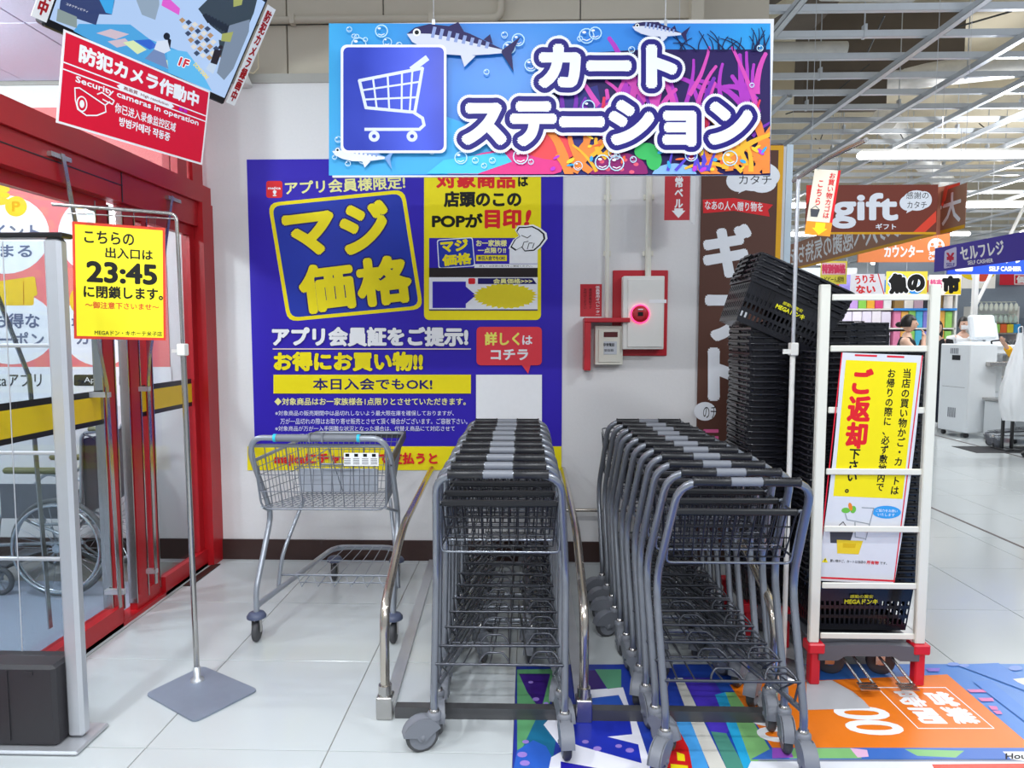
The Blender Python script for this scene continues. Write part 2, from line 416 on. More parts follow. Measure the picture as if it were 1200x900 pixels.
# pipe running along the bulkhead
pp = MB().tube(bend([(-2.0, WY+.05, 3.475), (-.18, WY+.05, 3.475), (-.18, WY+.05, 4.2)], .06), .022, 10)
for xx in (-1.5, -.62): pp.box((xx, WY+.045, 3.475), (.03, .05, .06))
o = pp.build('service_pipe', M_bulk, loc=(0, 0, 0)); tag(o, 'thin beige service pipe along the beige bulkhead above the cart sign', 'pipe')
# speckled soffit over the entrance
sf = struct(MB().bb(-6, -2.0, 1.2, WY-.02, 3.10, 3.16), 'ceiling_entrance', M_grout)
for i in range(5):
    for j in range(4):
        MB().bevbox((-2.0-.6*(i+.5), WY-.02-.8*(j+.5), 3.097), (.594, .794, .012), .003).build('ceiling_panel', M_soff, sf)

# ================================================================ entrance door wall at x = -2.1
DX = -2.10
d = MB()
d.bb(DX-.06, DX+.06, .6, WY, 2.31, 2.42)                 # top beam
door = struct(d, 'door_1', M_red)
def dp(name, m, *bb):
    b = MB()
    for q in bb: b.bb(*q)
    return b.build(name, m, door)
dp('jamb', M_red, (DX-.07, DX+.07, 4.26, WY-.002, 0, 2.31))
dp('transom_post', M_red, (DX-.045, DX+.045, 4.02, 4.13, 2.42, 3.09), (DX-.045, DX+.045, 4.20, 4.33, 2.42, 3.09))
dp('header', M_red, (DX-.05, DX+.04, .6, 4.26, 2.16, 2.308))
dp('header_seam', M_black, (DX+.0405, DX+.0425, .6, 3.47, 2.24, 2.245), (DX+.0405, DX+.0425, 3.46, 3.468, 2.16, 2.308))
# left sliding leaf, right sliding leaf, side light
def leaf(x, y0, y1, red_stiles):
    b = MB(); b.bb(x-.02, x+.02, y0, y1, .01, .10); b.bb(x-.02, x+.02, y0, y1, 2.1, 2.158)
    for a, c in red_stiles: b.bb(x-.021, x+.021, a, c, .1, 2.1)
    fr = b.build('door_leaf', M_red, door)
    MB().bb(x-.004, x+.004, y0, y1, .10, 2.1).build('glass_pane', M_glass, fr)
    return fr
l1 = leaf(DX-.035, .65, 3.42, [(3.34, 3.42), (.65, .72)])
l2 = leaf(DX-.01, 3.50, 4.26, [(3.52, 3.60), (3.68, 3.72), (4.20, 4.26)])
for lf, x, ys in ((l1, DX-.035, (3.325, 3.43)), (l2, DX-.01, (3.61, 3.73, 3.50))):
    for y in ys: MB().bb(x-.023, x+.023, y-.004, y+.004, .06, 2.14).build('edge_strip', M_steel, lf)
# low rail under the leaves and floor guide plate
dp('bottom_rail', M_red, (DX-.06, DX+.03, .6, 4.27, 0.0, .022), (DX+.0, DX+.03, 3.75, 4.27, .0, .11), (DX+.0, DX+.03, .6, 3.34, .0, .11))
dp('floor_plate', M_base, (DX+.05, DX+.10, 3.9, 4.28, .0005, .006))
dp('threshold', M_tile, (DX-.07, TX0-2*TP-.001, .6, 4.39, -.002, .0015))
# safety stripe on the glass
for a, c, x in ((.73, 3.34, DX-.029), (3.61, 4.19, DX-.004)):
    dp('safety_stripe', M_black, (x, x+.001, a, c, 1.045, 1.215)); dp('safety_stripe', mat('stripe_yellow', '#f2c811', .35), (x+.0015, x+.0025, a, c, 1.07, 1.185))
# bent guard strips that close off the sliding path
def guard(pts, m=M_steel):
    b = MB()
    for (x0, y0, z0), (x1, y1, z1) in zip(pts, pts[1:]):
        b._add([(x0-.003, y0-.012, z0), (x0+.003, y0-.012, z0), (x0+.003, y0+.012, z0), (x0-.003, y0+.012, z0), (x1-.003, y1-.012, z1), (x1+.003, y1-.012, z1), (x1+.003, y1+.012, z1), (x1-.003, y1+.012, z1)],
               [(0, 1, 5, 4), (1, 2, 6, 5), (2, 3, 7, 6), (3, 0, 4, 7), (0, 3, 2, 1), (4, 5, 6, 7)])
    return b.build('guard_strip', m, door)
gx = DX+.06
guard([(gx, 3.0, 2.28), (gx, 3.21, 1.36), (gx, 3.24, 1.24), (gx, 3.27, .13)])
guard([(gx-.2, 2.72, 2.14), (gx-.2, 2.80, 1.75), (gx-.2, 3.00, 1.30), (gx-.2, 3.05, .12)])
guard([(gx, 3.92, 2.28), (gx, 3.62, 1.36), (gx, 3.60, 1.24), (gx, 3.60, .13)])
for y, z in ((3.25, 1.2), (3.6, 1.2), (3.3, .2), (3.6, .2)): dp('bracket', M_alu, (gx-.09, gx+.006, y-.012, y+.012, z-.012, z+.012))
# clear transom above the beam
dp('transom_glass', M_glass, (DX-.004, DX+.004, .6, 4.02, 2.42, 3.09))
dp('closer_arm', M_steel, (gx-.03, gx+.0, 2.93, 3.06, 2.255, 2.275), (gx-.03, gx+.0, 3.88, 4.02, 2.255, 2.275))

# vestibule beyond the glass
struct(MB().bb(-6, DX-.06, .5, 3.95, .0, .006), 'floor_carpet', M_carpet)
struct(MB().bb(-6.0, -5.9, 0, WY, 0, 3.1), 'wall_left', M_wall)

# ================================================================ salmon coupon poster on the vestibule wall
salmon, sal_d = INK('#ee7f7c', .5), INK('#6a7086', .5)
po, pw, ph = board('coupon_poster', 'large salmon pink app coupon poster on the wall behind the entrance glass', 'poster', -190, 128, 201, 476, WY-.004, salmon, .003)
S = Sheet(po, Y=WY-.004)
whitei = INK('#f2f2f4')
S.rect(-190, 430, 201, 476, whitei)
S.text('ca', -20, 238, 36, 268, [(.06, whitei)]); S.text('+ P', 50, 150, 66, 174, [(.05, whitei)])
for cx, cy, rx, ry in ((6, 275, 52, 46), (14, 385, 52, 42), (118, 275, 50, 48), (118, 385, 46, 44)): S.poly(S.el(cx, cy, rx, ry, 32), whitei)
gold = INK('#f0c62e')
S.poly(S.el(19, 242, 13, 12), gold); S.poly(S.el(-3, 236, 15, 5), gold); S.poly(S.el(-3, 229, 15, 5), gold); S.poly(S.el(-3, 222, 15, 5), gold)
S.text('P', 14, 236, 24, 248, [(.04, INK('#d9a010'))])
S.text('ポイント', -32, 262, 47, 281, [(.03, sal_d)]); S.text('貯まる', -24, 286, 38, 302, [(.03, sal_d)])
S.polys([S.rr(-15, 338, 40, 358, 3), S.rr(-6, 327, 43, 350, 3, rot=-8)], gold); S.polys(S.line([(28, 330), (28, 357)], 1.2), INK('#c98a10'))
S.text('お得な', -8, 367, 47, 385, [(.03, sal_d)]); S.text('クーポン', -20, 389, 52, 406, [(.03, sal_d)])
S.text('最大', 84, 367, 120, 383, [(.03, sal_d)]); S.text('カード', 90, 388, 140, 404, [(.03, sal_d)])
S.poly(S.el(95, 235, 12, 10), gold); S.poly(S.el(90, 352, 8, 14), gold)
S.text('caアプリ', -4, 437, 49, 453, [(.01, INK('#3a3d46'))]); S.poly(S.rr(70, 434, 83, 456, 2), INK('#3d7fd0')); S.text('索', 72, 438, 81, 450, [(.02, whitei)])
for x0, x1, tx in ((87, 120, 'App'), (140, 172, 'play')):
    S.poly(S.rr(x0, 439, x1, 452, 2), INK('#26272c')); S.text(tx, x0+12, 442, x1-3, 450, [(.0, whitei)])

# ================================================================ wheelchair parked in the vestibule
wc = thing('wheelchair', 'folded-arm wheelchair with grey vinyl seat parked behind the entrance glass', 'wheelchair', (-2.66, 3.95, 0), (0, 0, 0))
def ring(b, cx, cy, cz, r, t, n=40, m=8): b.tube([(cx+r*math.cos(2*math.pi*k/n), cy, cz+r*math.sin(2*math.pi*k/n)) for k in range(n)], t, m, closed=True)
wv = mat('chair_vinyl', '#5d6068', .55, var=.08); wt = mat('tyre_grey', '#5d6062', .6); wr = mat('hand_rim', '#c4cbd0', .25, .8)
for y, dx in ((-.22, 0), (.30, -.04)):
    b = MB(); ring(b, dx, y, .285, .272, .014)
    wh = b.build('wheel', wt, wc)
    b = MB(); ring(b, dx, y-.035 if y < 0 else y+.035, .285, .25, .008); b.build('hand_rim', wr, wh)
    b = MB(); ring(b, dx, y, .285, .256, .006)
    for k in range(28): a = 2*math.pi*k/28; b.tube([(dx, y+(.02 if k % 2 else -.02), .285), (dx+.256*math.cos(a), y, .285+.256*math.sin(a))], .0014, 3, caps=False)
    b.cyl((dx, y-.03, .285), (dx, y+.03, .285), .025, 12); b.build('spokes', wr, wh)
    b = MB(); cx = -.36+dx
    ring(b, cx, y, .085, .07, .014, 20, 6); cw = b.build('caster_wheel', M_rub, wc)
    b = MB()
    for k in range(6): a = math.pi*k/3; b.tube([(cx, y, .085), (cx+.065*math.cos(a), y, .085+.065*math.sin(a))], .006, 4)
    b.tube([(cx, y+.02, .085), (cx-.02, y+.02, .2), (cx-.02, y, .25)], .008, 6); b.build('caster_fork', M_grey, cw)
f = MB()
for y, dx in ((-.17, 0), (.25, -.03)):
    f.tube(bend([(dx-.42, y, .16), (dx-.38, y, .46), (dx+.1, y, .46), (dx+.12, y, .93), (dx+.24, y, .95)], .04), .011, 8)
    f.tube([(dx-.40, y, .28), (dx+.11, y, .30)], .010, 8); f.tube(bend([(dx+.11, y, .66), (dx-.1, y, .70), (dx-.2, y, .60), (dx-.22, y, .46)], .04), .009, 8)
    f.tube([(dx-.3, y, .46), (dx+.08, y, .30)], .008, 6)
f.tube([(0, -.17, .30), (-.03, .25, .46)], .01, 8); f.tube([(0, -.17, .46), (-.03, .25, .30)], .01, 8)
f.build('frame', mat('chair_frame', '#aab0b6', .3, .7), wc)
b = MB()
for y, dx in ((-.17, 0), (.25, -.03)): b.bevbox((dx-.17, y, .715), (.34, .045, .035), .012); b.bevbox((dx+.21, y, .955), (.10, .03, .03), .01)
b.build('armrest', mat('arm_pad', '#6a6b3f', .5), wc)
for y, dx in ((-.17, 0), (.25, -.03)):
    b = MB(); b.tube(bend([(dx+.14, y-.01, .93), (dx+.2, y-.02, .91), (dx+.24, y-.02, .88)], .02), .006, 6); b.build('brake_lever', M_black, wc)
b = MB(); b.grid(6, 8, lambda u, v: (.12-.03*u+.03*math.sin(math.pi*u), -.17+.42*u, .48+.42*v)); b.grid(6, 8, lambda u, v: (.14-.03*u+.03*math.sin(math.pi*u), -.17+.42*u, .48+.42*v)); b.build('backrest', wv, wc)
b = MB().bevbox((-.14, .04, .475), (.42, .40, .035), .012); b.build('seat', wv, wc)
b = MB().bb(-.36, .05, -.182, -.176, .44, .64); b.build('side_guard', wv, wc)
b = MB().bevbox((-.46, .04, .13), (.14, .32, .02), .006); b.build('footrest', M_dark, wc)
for k, v in enumerate(wc.children): pass
# ================================================================ big blue app poster
W_ = INK('#f4f4f6'); BLUE = INK('#3320b0'); NAVY = INK('#1d1668'); YEL = INK('#f7e417'); REDI = INK('#e1232b'); BLK = INK('#141414')
def rpoly(c, r, n=4):
    out = []; N = len(c)
    for i in range(N):
        P = Vector((*c[i], 0)); a = Vector((*c[i-1], 0))-P; b = Vector((*c[(i+1) % N], 0))-P
        A = P+a.normalized()*r; B = P+b.normalized()*r
        for k in range(n+1): t = k/n; q = A*(1-t)**2+P*2*t*(1-t)+B*t*t; out.append((q.x, q.y))
    return out
PY_ = WY-.006
po, pw, ph = board('app_poster', 'huge blue and yellow member price poster on the white back wall behind the carts', 'poster', 289, 187, 658, 551, PY_, BLUE, .005)
S = Sheet(po, Y=PY_)
S.rect(290, 523, 658, 551, YEL)
S.poly(S.rr(312, 212, 331, 232, 3), REDI); S.text('majica', 314, 219, 329, 223, [(.03, W_)]); S.text('!', 319, 223, 325, 230, [(.03, W_)])
S.text('アプリ会員様限定!', 334, 209, 475, 225, [(.03, INK('#f3ee9a'))], rot=3)
cs = [(314, 238), (474, 222), (496, 362), (337, 377)]
S.poly(rpoly(cs, 12), YEL)
c0 = (405, 300); S.poly(rpoly([(c0[0]+(x-c0[0])*.945, c0[1]+(y-c0[1])*.94) for x, y in cs], 10), INK('#2238a8'))
for ch, b in (('マ', (332, 249, 394, 300)), ('ジ', (398, 236, 457, 297)), ('価', (350, 308, 416, 366)), ('格', (417, 300, 483, 358))):
    S.text(ch, *b, [(.085, NAVY), (.055, YEL)], rot=7)
S.poly(S.rr(497, 186, 634, 375, 6), YEL)
S.text('対象商品', 511, 201, 604, 221, [(.05, REDI)]); S.text('は', 607, 205, 619, 219, [(.05, BLK)])
S.text('店頭のこの', 520, 224, 611, 243, [(.05, BLK)]); S.text('POPが', 506, 250, 566, 267, [(.05, BLK)]); S.text('目印', 568, 245, 611, 268, [(.05, REDI)]); S.text('!', 615, 246, 622, 265, [(.05, REDI)], shear=.2)
S.rect(503, 279, 630, 314, BLUE); cs2 = [(512, 281), (554, 278), (557, 312), (514, 315)]
S.poly(rpoly(cs2, 3), W_); S.poly(rpoly([(534.5+(x-534.5)*.95, 296.5+(y-296.5)*.94) for x, y in cs2], 3), INK('#2238a8'))
S.text('マジ', 516, 281, 549, 295, [(.06, YEL)], rot=5); S.text('価格', 518, 297, 553, 311, [(.06, YEL)], rot=5)
S.text('お一家族様', 558, 281, 594, 289, [(.04, INK('#f3ee9a'))]); S.text('一点限り!!', 560, 290, 593, 297, [(.04, INK('#f3ee9a'))])
S.rect(558, 299, 594, 306, YEL); S.text('本日入会でもOK!', 560, 300, 592, 305, [(.04, NAVY)])
S.rect(597, 290, 630, 309, W_); S.rect(556, 309.5, 630, 314, W_); S.text('詳しくは店頭の案内をご確認ください。', 562, 310.5, 624, 313, [(0, BLK)])
S.rect(503, 314, 630, 325, INK('#2c2424')); S.rect(503, 325, 630, 364, W_); S.rect(503, 362.5, 630, 364, NAVY)
S.polys([[(507, 330), (546, 330), (546, 336), (558, 346), (546, 356), (546, 361), (507, 361)]], BLUE)
bp = []
for k in range(60): a = 2*math.pi*k/60; q = 1.0 if k % 2 else .82+.1*rnd.random(); bp.append((592+38*q*math.cos(a), 347+15*q*math.sin(a)))
S.poly(bp, INK('#f0dc2a')); S.poly([(560, 326), (624, 326), (629, 333), (560, 333)], NAVY)
S.text('会員価格>>>', 578, 326.5, 624, 332.5, [(.04, INK('#f3ee9a'))]); S.poly(S.rr(549, 326, 557, 333, 1.5), REDI)
# pointing glove
ol = [(598, 290), (603, 281), (609, 277), (605, 271), (608, 266), (616, 266), (624, 265), (632, 269), (638, 274), (639, 280), (633, 288), (626, 294), (615, 295), (611, 290), (604, 294)]
def inset(p, k):
    mx = sum(q[0] for q in p)/len(p); my = sum(q[1] for q in p)/len(p); return [(mx+(x-mx)*k, my+(y-my)*k) for x, y in p]
S.poly(inset(ol, 1.12), W_); S.poly(ol, BLK); S.poly(inset(ol, .90), W_)
S.polys(sum([S.line(l, .9) for l in ([(611, 276), (618, 279), (622, 276)], [(612, 290), (614, 284), (619, 283)], [(618, 292), (620, 285), (624, 285)], [(624, 291), (626, 285)])], []), BLK)
S.text('アプリ会員証をご提示!', 319, 383, 549, 406, [(.08, NAVY), (.055, W_)]); S.rect(320, 408.2, 552, 409.6, INK('#f0d8c8'))
S.text('お得にお買い物!!', 321, 412, 496, 435, [(.08, NAVY), (.055, YEL)])
S.rect(321, 439, 552, 461, YEL); S.text('本日入会でもOK!', 367, 443, 507, 457, [(.03, NAVY)])
S.text('◆対象商品はお一家族様各1点限りとさせていただきます。', 322, 466, 546, 475, [(.02, INK('#f3ee9a'))])
for b, t in (((323, 481, 532, 487), '※対象商品の販売期間中は品切れしないよう最大限在庫を確保しておりますが、'), ((329, 490, 548, 497), '万が一品切れの際はお取り寄せ販売とさせて頂く場合がございます。ご容赦下さい。'),
             ((323, 499, 533, 505), '※対象商品が万が一入手困難な状況となった場合は、代替え商品にて対応させて'), ((329, 508, 400, 514), 'いただく場合がございます。')):
    S.text(t, *b, [(.005, W_)])
SALR = INK('#ea3f4c'); S.polys([S.rr(558.5, 383, 635, 428, 5), [(611, 427), (622, 427), (619, 438)]], SALR)
S.text('詳しく', 568, 389, 609, 405, [(.04, INK('#f3ee6a'))]); S.text('は', 612, 393, 624, 404, [(.03, W_)]); S.text('コチラ', 575, 409, 619, 422, [(.04, W_)])
S.rect(558, 439, 635, 514, W_)
S.text('majicaにチャージして支払うと', 322, 530, 513, 546, [(.045, REDI)]); S.text('おトク!', 536, 530, 600, 546, [(.045, REDI)])

# ================================================================ hanging cart station sign
SY = 2.85
so, sw, sh = board('hanging_sign', 'long blue undersea sign with a cart pictogram hung above the cart rows', 'sign', 386, 28, 902, 205, SY, mat('sign_edge', '#e8e8ea', .4), .012)
skyb = ramp_mat('sign_sea', [(0, '#48b4ec'), (.25, '#2c7fd6'), (.5, '#3e8fe0'), (.72, '#3a86dc'), (1, '#37a0e6')], 'x', -.9, .9, .3, .35, 2.2)
S = Sheet(so, Y=SY)
S.rect(385.5, 27.5, 902.8, 205.6, skyb, 'sea_print')
# light rays and the dark reef area
S.polys([[(386, 160), (450, 110), (560, 150), (640, 204), (386, 204)]], INK('#49b0e8'))
S.polys([[(690, 62), (754, 58), (902.6, 58), (902.6, 205.4), (560, 205.4), (585, 160), (640, 120)]], INK('#2a1c58'))
S.polys([[(640, 118), (700, 100), (720, 204), (600, 204)]], INK('#31327e'))
r2 = random.Random(3)
PK, MG, OR_, YO, RD, PU = INK('#d94fb6'), INK('#b33bbf'), INK('#f08a3c'), INK('#f7b733'), INK('#e8395e'), INK('#7b2fb0')
def branch(x, y, L, a, w, m, n=7):
    pts = [(x, y)]; cv = r2.uniform(-.14, .14)
    for k in range(n): a += cv+r2.uniform(-.06, .06); pts.append((pts[-1][0]+L/n*math.cos(a), pts[-1][1]-L/n*math.sin(a)))
    ws = [w*(1-.45*k/n) for k in range(n+1)]
    return S.line(pts, ws)+[S.el(pts[-1][0], pts[-1][1], ws[-1]*.55, n=10)]
def keep(L):
    if isinstance(L[0][0], list): return [keep(q) for q in L]
    return [[(min(901.5, max(386.5, x)), min(204.5, max(28.5, y))) for x, y in p] for p in L]
for m, xs, ys, Ls, ws, cnt in ((MG, (700, 900), (110, 150), (40, 75), (5, 9), 18), (PK, (690, 900), (105, 160), (30, 80), (5, 9), 20), (PU, (640, 890), (130, 180), (30, 60), (4, 8), 12),
                               (RD, (640, 890), (140, 190), (15, 40), (4, 7), 12)):
    L = []
    for k in range(cnt): L.append(branch(r2.uniform(*xs), r2.uniform(*ys), r2.uniform(*Ls), r2.uniform(1.0, 2.2), r2.uniform(*ws), m))
    S.each(keep(L), m, 'coral_print')
L = []
for k in range(26): L.append(branch(r2.uniform(795, 900), 60, r2.uniform(14, 30), r2.uniform(.9, 2.3), 1.6, BLK))
S.each(keep(L), INK('#16224e'), 'coral_print')
S.each(keep([S.el(600, 196, 60, 20), S.el(560, 200, 40, 12)]), INK('#e23a86'), 'coral_print')
S.each(keep([S.el(640, 172, 36, 15, rot=10)]), INK('#ef4b50'), 'coral_print'); S.each(keep([[(500, 204), (520, 188), (590, 178), (600, 190), (560, 204)]]), INK('#4cc8ee'), 'coral_print')
S.each(keep([S.el(725, 203, 34, 24)]), INK('#8c1f6a'), 'coral_print')
S.each([S.el(x, y, 3.2, 2.2, 8) for x, y in ((705, 190), (718, 184), (732, 188), (745, 193), (712, 199), (728, 199), (740, 202), (698, 200))], INK('#f0607a'), 'coral_print')
S.each(keep([S.el(790, 206, 26, 14)]), INK('#8ab8ea'), 'coral_print'); S.each(keep([S.el(757, 178, 14, 10), S.el(766, 188, 9, 12)]), INK('#3cb860'), 'coral_print')
L = []; Y2 = []
for k in range(30):
    x = r2.choice([r2.uniform(655, 700), r2.uniform(820, 895), r2.uniform(835, 898)]); L.append(branch(x, r2.uniform(185, 210), r2.uniform(20, 55), r2.uniform(.8, 2.6), r2.uniform(7, 12), OR_, 7))
S.each(keep(L), OR_, 'coral_print')
for k in range(14):
    x = r2.choice([r2.uniform(660, 710), r2.uniform(840, 890)]); Y2.append(branch(x, r2.uniform(175, 205), r2.uniform(18, 50), r2.uniform(.6, 2.8), r2.uniform(4, 8), YO, 7))
S.each(keep(Y2), YO, 'coral_print')
L = []
for k in range(9): L.append(branch(r2.uniform(780, 830), 200, r2.uniform(20, 45), r2.uniform(.8, 2.2), 3.5, PU, 4))
S.each(keep(L), INK('#5a4ad0'), 'coral_print')
# frilly anemones and small leaves between the corals
LV = []
for k in range(46):
    x = r2.uniform(640, 898); y = r2.uniform(150, 200); LV.append(keep([S.el(x, y, r2.uniform(2.5, 6), r2.uniform(1.2, 2.6), 8, rot=r2.uniform(0, 180))])[0])
for q, c_ in enumerate(('#f26a3a', '#c23ad0', '#f7d23a', '#3aa8e0')): S.each(LV[q::4], INK(c_), 'coral_print')
# bubbles
B1 = []; B2 = []; B3 = []
for k in range(64):
    x, y = (r2.uniform(392, 900), r2.uniform(32, 200)) if k % 2 else (r2.choice([r2.uniform(530, 640), r2.uniform(392, 470), r2.uniform(640, 760)]), r2.choice([r2.uniform(32, 56), r2.uniform(180, 198)]))
    r_ = r2.choice([2.5, 3, 3.5, 5, 7, 8.5])
    if not (390+r_ < x < 898-r_ and 31+r_ < y < 202-r_): continue
    B1.append(S.line([(x+r_*math.cos(2*math.pi*q/14), y+r_*math.sin(2*math.pi*q/14)) for q in range(15)], .9 if r_ < 6 else 1.3)); B2.append((x, y, r_)); B3.append(S.el(x-.35*r_, y-.4*r_, r_*.28, r_*.18, n=8))
S.each(B1, INK('#bfe4fa'), 'bubble_print'); S.each([S.line([(x_-.5*r_, y_+.55*r_), (x_, y_+.72*r_), (x_+.5*r_, y_+.5*r_)], .12*r_) for x_, y_, r_ in B2], W_, 'bubble_print'); S.each(B3, W_, 'bubble_print')
def fish(x0, y0, x1, y1, s=1, dark='#2b2558', belly='#d5d8e6'):
    """mackerel, head at (x0,y0), tail at (x1,y1)"""
    dx, dy = x1-x0, y1-y0; L = math.hypot(dx, dy); c, q = dx/L, dy/L
    def T(p): return [(x0+(u*c-v*q)*L, y0+(u*q+v*c)*L) for u, v in p]
    up = [(0, .01), (.06, -.06), (.18, -.115), (.35, -.13), (.55, -.10), (.75, -.05), (.88, -.015)]; lo = [(.88, .012), (.75, .05), (.55, .10), (.35, .125), (.18, .11), (.06, .07)]
    S.polys(keep([T(up+lo), T([(.5, .09), (.56, .2), (.64, .085)])]), INK(belly), 'fish_print')
    S.polys(keep([T(up+[(.7, -.02), (.4, -.035), (.2, -.03), (.08, -.01)]), T([(.86, -.01), (1.0, -.16), (.95, 0), (1.0, .16), (.86, .01)]), T([(.34, -.12), (.42, -.24), (.50, -.105)]), T([(.68, -.07), (.73, -.13), (.77, -.05)])]), INK(dark), 'fish_print')
    S.polys(keep([T([(.22+.07*k, -.10+.006*k), (.25+.07*k, -.10+.006*k), (.245+.07*k, -.0), (.215+.07*k, -.0)]) for k in range(8)]), INK('#8fa0d0'), 'fish_print')
    S.polys([[(x, y) for x, y in S.el(*T([(.085, -.02)])[0], .035*L, n=12)]], W_, 'fish_print'); S.polys([S.el(*T([(.085, -.02)])[0], .02*L, n=10)], BLK, 'fish_print')
fish(478, 41, 606, 66); fish(740, 33, 806, 44); fish(391, 178, 462, 188, dark='#7ba4d8', belly='#e9eef6')
# pictogram
S.poly(S.rr(401, 55, 524, 181, 7), W_, 'icon_print')
S.poly(S.rr(404, 58, 521, 178, 6), ramp_mat('icon_blue', [(0, '#2a3cae'), (.5, '#4a5fe0'), (1, '#2a36a4')], 'x', -.76, -.35, .3, .5, 3), 'icon_print')
q2 = lambda x, y: (380+x/2.2222, y/2.2222)
lines = [[(95, 215), (258, 183), (238, 297), (112, 285), (95, 215)], [(130, 208), (140, 288)], [(168, 201), (172, 290)], [(205, 194), (204, 293)], [(232, 188), (225, 296)], [(103, 240), (252, 218)], [(108, 264), (246, 258)],
         [(235, 297), (258, 312), (262, 330), (250, 341), (110, 341)], [(228, 190), (262, 165)]]
S.each([S.line([q2(*p) for p in l], 3.6 if len(l) > 2 else 2.2) for l in lines], INK('#dfe6fa'), 'icon_print')
S.each([S.el(*q2(133, 359), 6.4, n=18), S.el(*q2(231, 359), 6.4, n=18)]+S.line([q2(232, 185), q2(268, 158)], 7), INK('#dfe6fa'), 'icon_print')
S.polys([S.el(*q2(133, 359), 2.4, n=10), S.el(*q2(231, 359), 2.4, n=10)], INK('#3346b8'), 'icon_print')
NV = INK('#231a78'); LW = INK('#eceef6')
S.text('カート', 630, 54, 793, 106, [(.245, LW), (.185, NV), (.075, LW)])
S.text('ステーション', 541, 119, 880, 174, [(.235, LW), (.175, NV), (.07, LW)])
b = MB()
for px in (508, 780):
    a = atY(px, 28, SY); b.tube([(a.x, SY+.006, a.z-.01), (a.x, SY+.006, 4.3)], .0016, 5); b.box((a.x, SY+.006, a.z), (.012, .014, .035))
b.build('suspension_wire', M_alu, so, w=True)

# ================================================================ call boxes on the wall
RDM = mat('alarm_red', '#c01828', .4)
t = thing('fire_alarm_cabinet', 'white wall cabinet with a glowing pink ring button on a red backboard', 'fire alarm', atY(749, 367, WY-.001))
def wb(name, m, par, x0, y0, x1, y1, t0, t1, bev=.004, Y=WY):
    a = atY(x0, y0, Y); c = atY(x1, y1, Y); b = MB().bevbox(((a.x+c.x)/2, Y-(t0+t1)/2, (a.z+c.z)/2), (abs(c.x-a.x), t1-t0, abs(a.z-c.z)), bev); return b.build(name, m, par, w=True)
wb('backboard', RDM, t, 718, 317, 781, 417, .001, .012)
wb('cabinet_body', M_white, t, 728, 325, 774, 409, .012, .10)
wb('cabinet_door', M_white, t, 733, 328.5, 772.5, 406.5, .10, .108)
wb('warning_tape', W_, t, 757, 352, 777, 356, .1085, .1095, .0002)
c = atY(750, 368, WY-.108)-Vector((0, .0, 0)); rotY = Matrix.Rotation(math.pi/2, 3, 'X')
ringm = mat('ring_lamp', '#ff5a8a', .4, emit='#ff2f6e', es=2.2)
b = MB(); b.tube([(c.x+.054*math.cos(2*math.pi*k/28), c.y-.006, c.z+.054*math.sin(2*math.pi*k/28)) for k in range(28)], .006, 8, closed=True); b.build('ring_lamp', ringm, t, w=True)
MB().lathe([(.052, 0), (.052, .012), (.030, .016), (.0, .016)], c, 28, rotY).build('push_button', RDM, t, w=True)
MB().box((c.x, c.y-.0185, c.z), (.032, .004, .024)).build('button_plate', BLK, t, w=True)
MB().box((c.x, c.y-.0185, c.z+.028), (.03, .003, .006)).build('button_label', W_, t, w=True)
t = thing('disaster_panel', 'small ivory alarm panel with dark display inside a red corner guard', 'alarm panel', atY(711, 405, WY-.001))
iv = mat('ivory_plastic', '#e2dfd2', .45)
wb('panel_body', iv, t, 696, 382, 728, 427, .001, .07); wb('panel_face', iv, t, 700, 386, 725, 424, .07, .076)
wb('display', mat('display_red', '#5a1414', .2), t, 706, 389, 722, 395, .076, .078, .0005)
wb('plate', INK('#c9ccd2'), t, 706, 400, 721, 415, .076, .078, .0005)
S = Sheet(t, Y=WY-.079); S.l += 0; 
def onwall(par, Y): 
    s = Sheet(par, Y=Y); s.l = (wm(par).translation.y-Y)+.0006; return s
S = onwall(t, WY-.0785); S.text('非常電話', 707, 402, 720, 406, [(.02, BLK)]); S.text('受話器', 708, 409, 719, 412, [(0, BLK)])
t = thing('corner_guard', 'red angled steel guard bar framing the ivory alarm panel', 'guard', atY(685, 402, WY-.001))
wb('guard_bar', RDM, t, 683, 373, 735, 378, .001, .13, .003); wb('guard_bar', RDM, t, 683, 378.2, 690, 433, .001, .13, .003)
t = thing('red_notice', 'small red notice taped left of the white alarm cabinet', 'notice', atY(692, 352, WY-.001))
wb('sheet', RDM, t, 680, 333, 705, 371, .0005, .0015, .0002); S = onwall(t, WY-.0018)
S.text('係員専用オペレーター', 698, 335, 703, 369, [(.01, W_)], vert=True); S.text('通話用電話です', 690, 338, 693.5, 362, [(0, BLK)], vert=True); S.text('お呼びください', 684, 338, 687.5, 362, [(0, BLK)], vert=True)
for px, top, bot, r_, lb in ((711, 60, 372, .013, 'thin ivory conduit running down to the small alarm panel'), (759.5, 60, 325, .019, 'thicker ivory conduit running down to the white alarm cabinet')):
    a = atY(px, bot, WY-.03); b = MB().cyl((a.x, WY-.025, a.z), (a.x, WY-.025, 3.06), r_, 12)
    for z in (2.35, 2.0, 2.75): b.box((a.x, WY-.012, z), (r_*3.4, .022, .03))
    o = b.build('wall_conduit', iv, loc=(a.x, WY-.025, a.z), w=True); tag(o, lb, 'conduit')
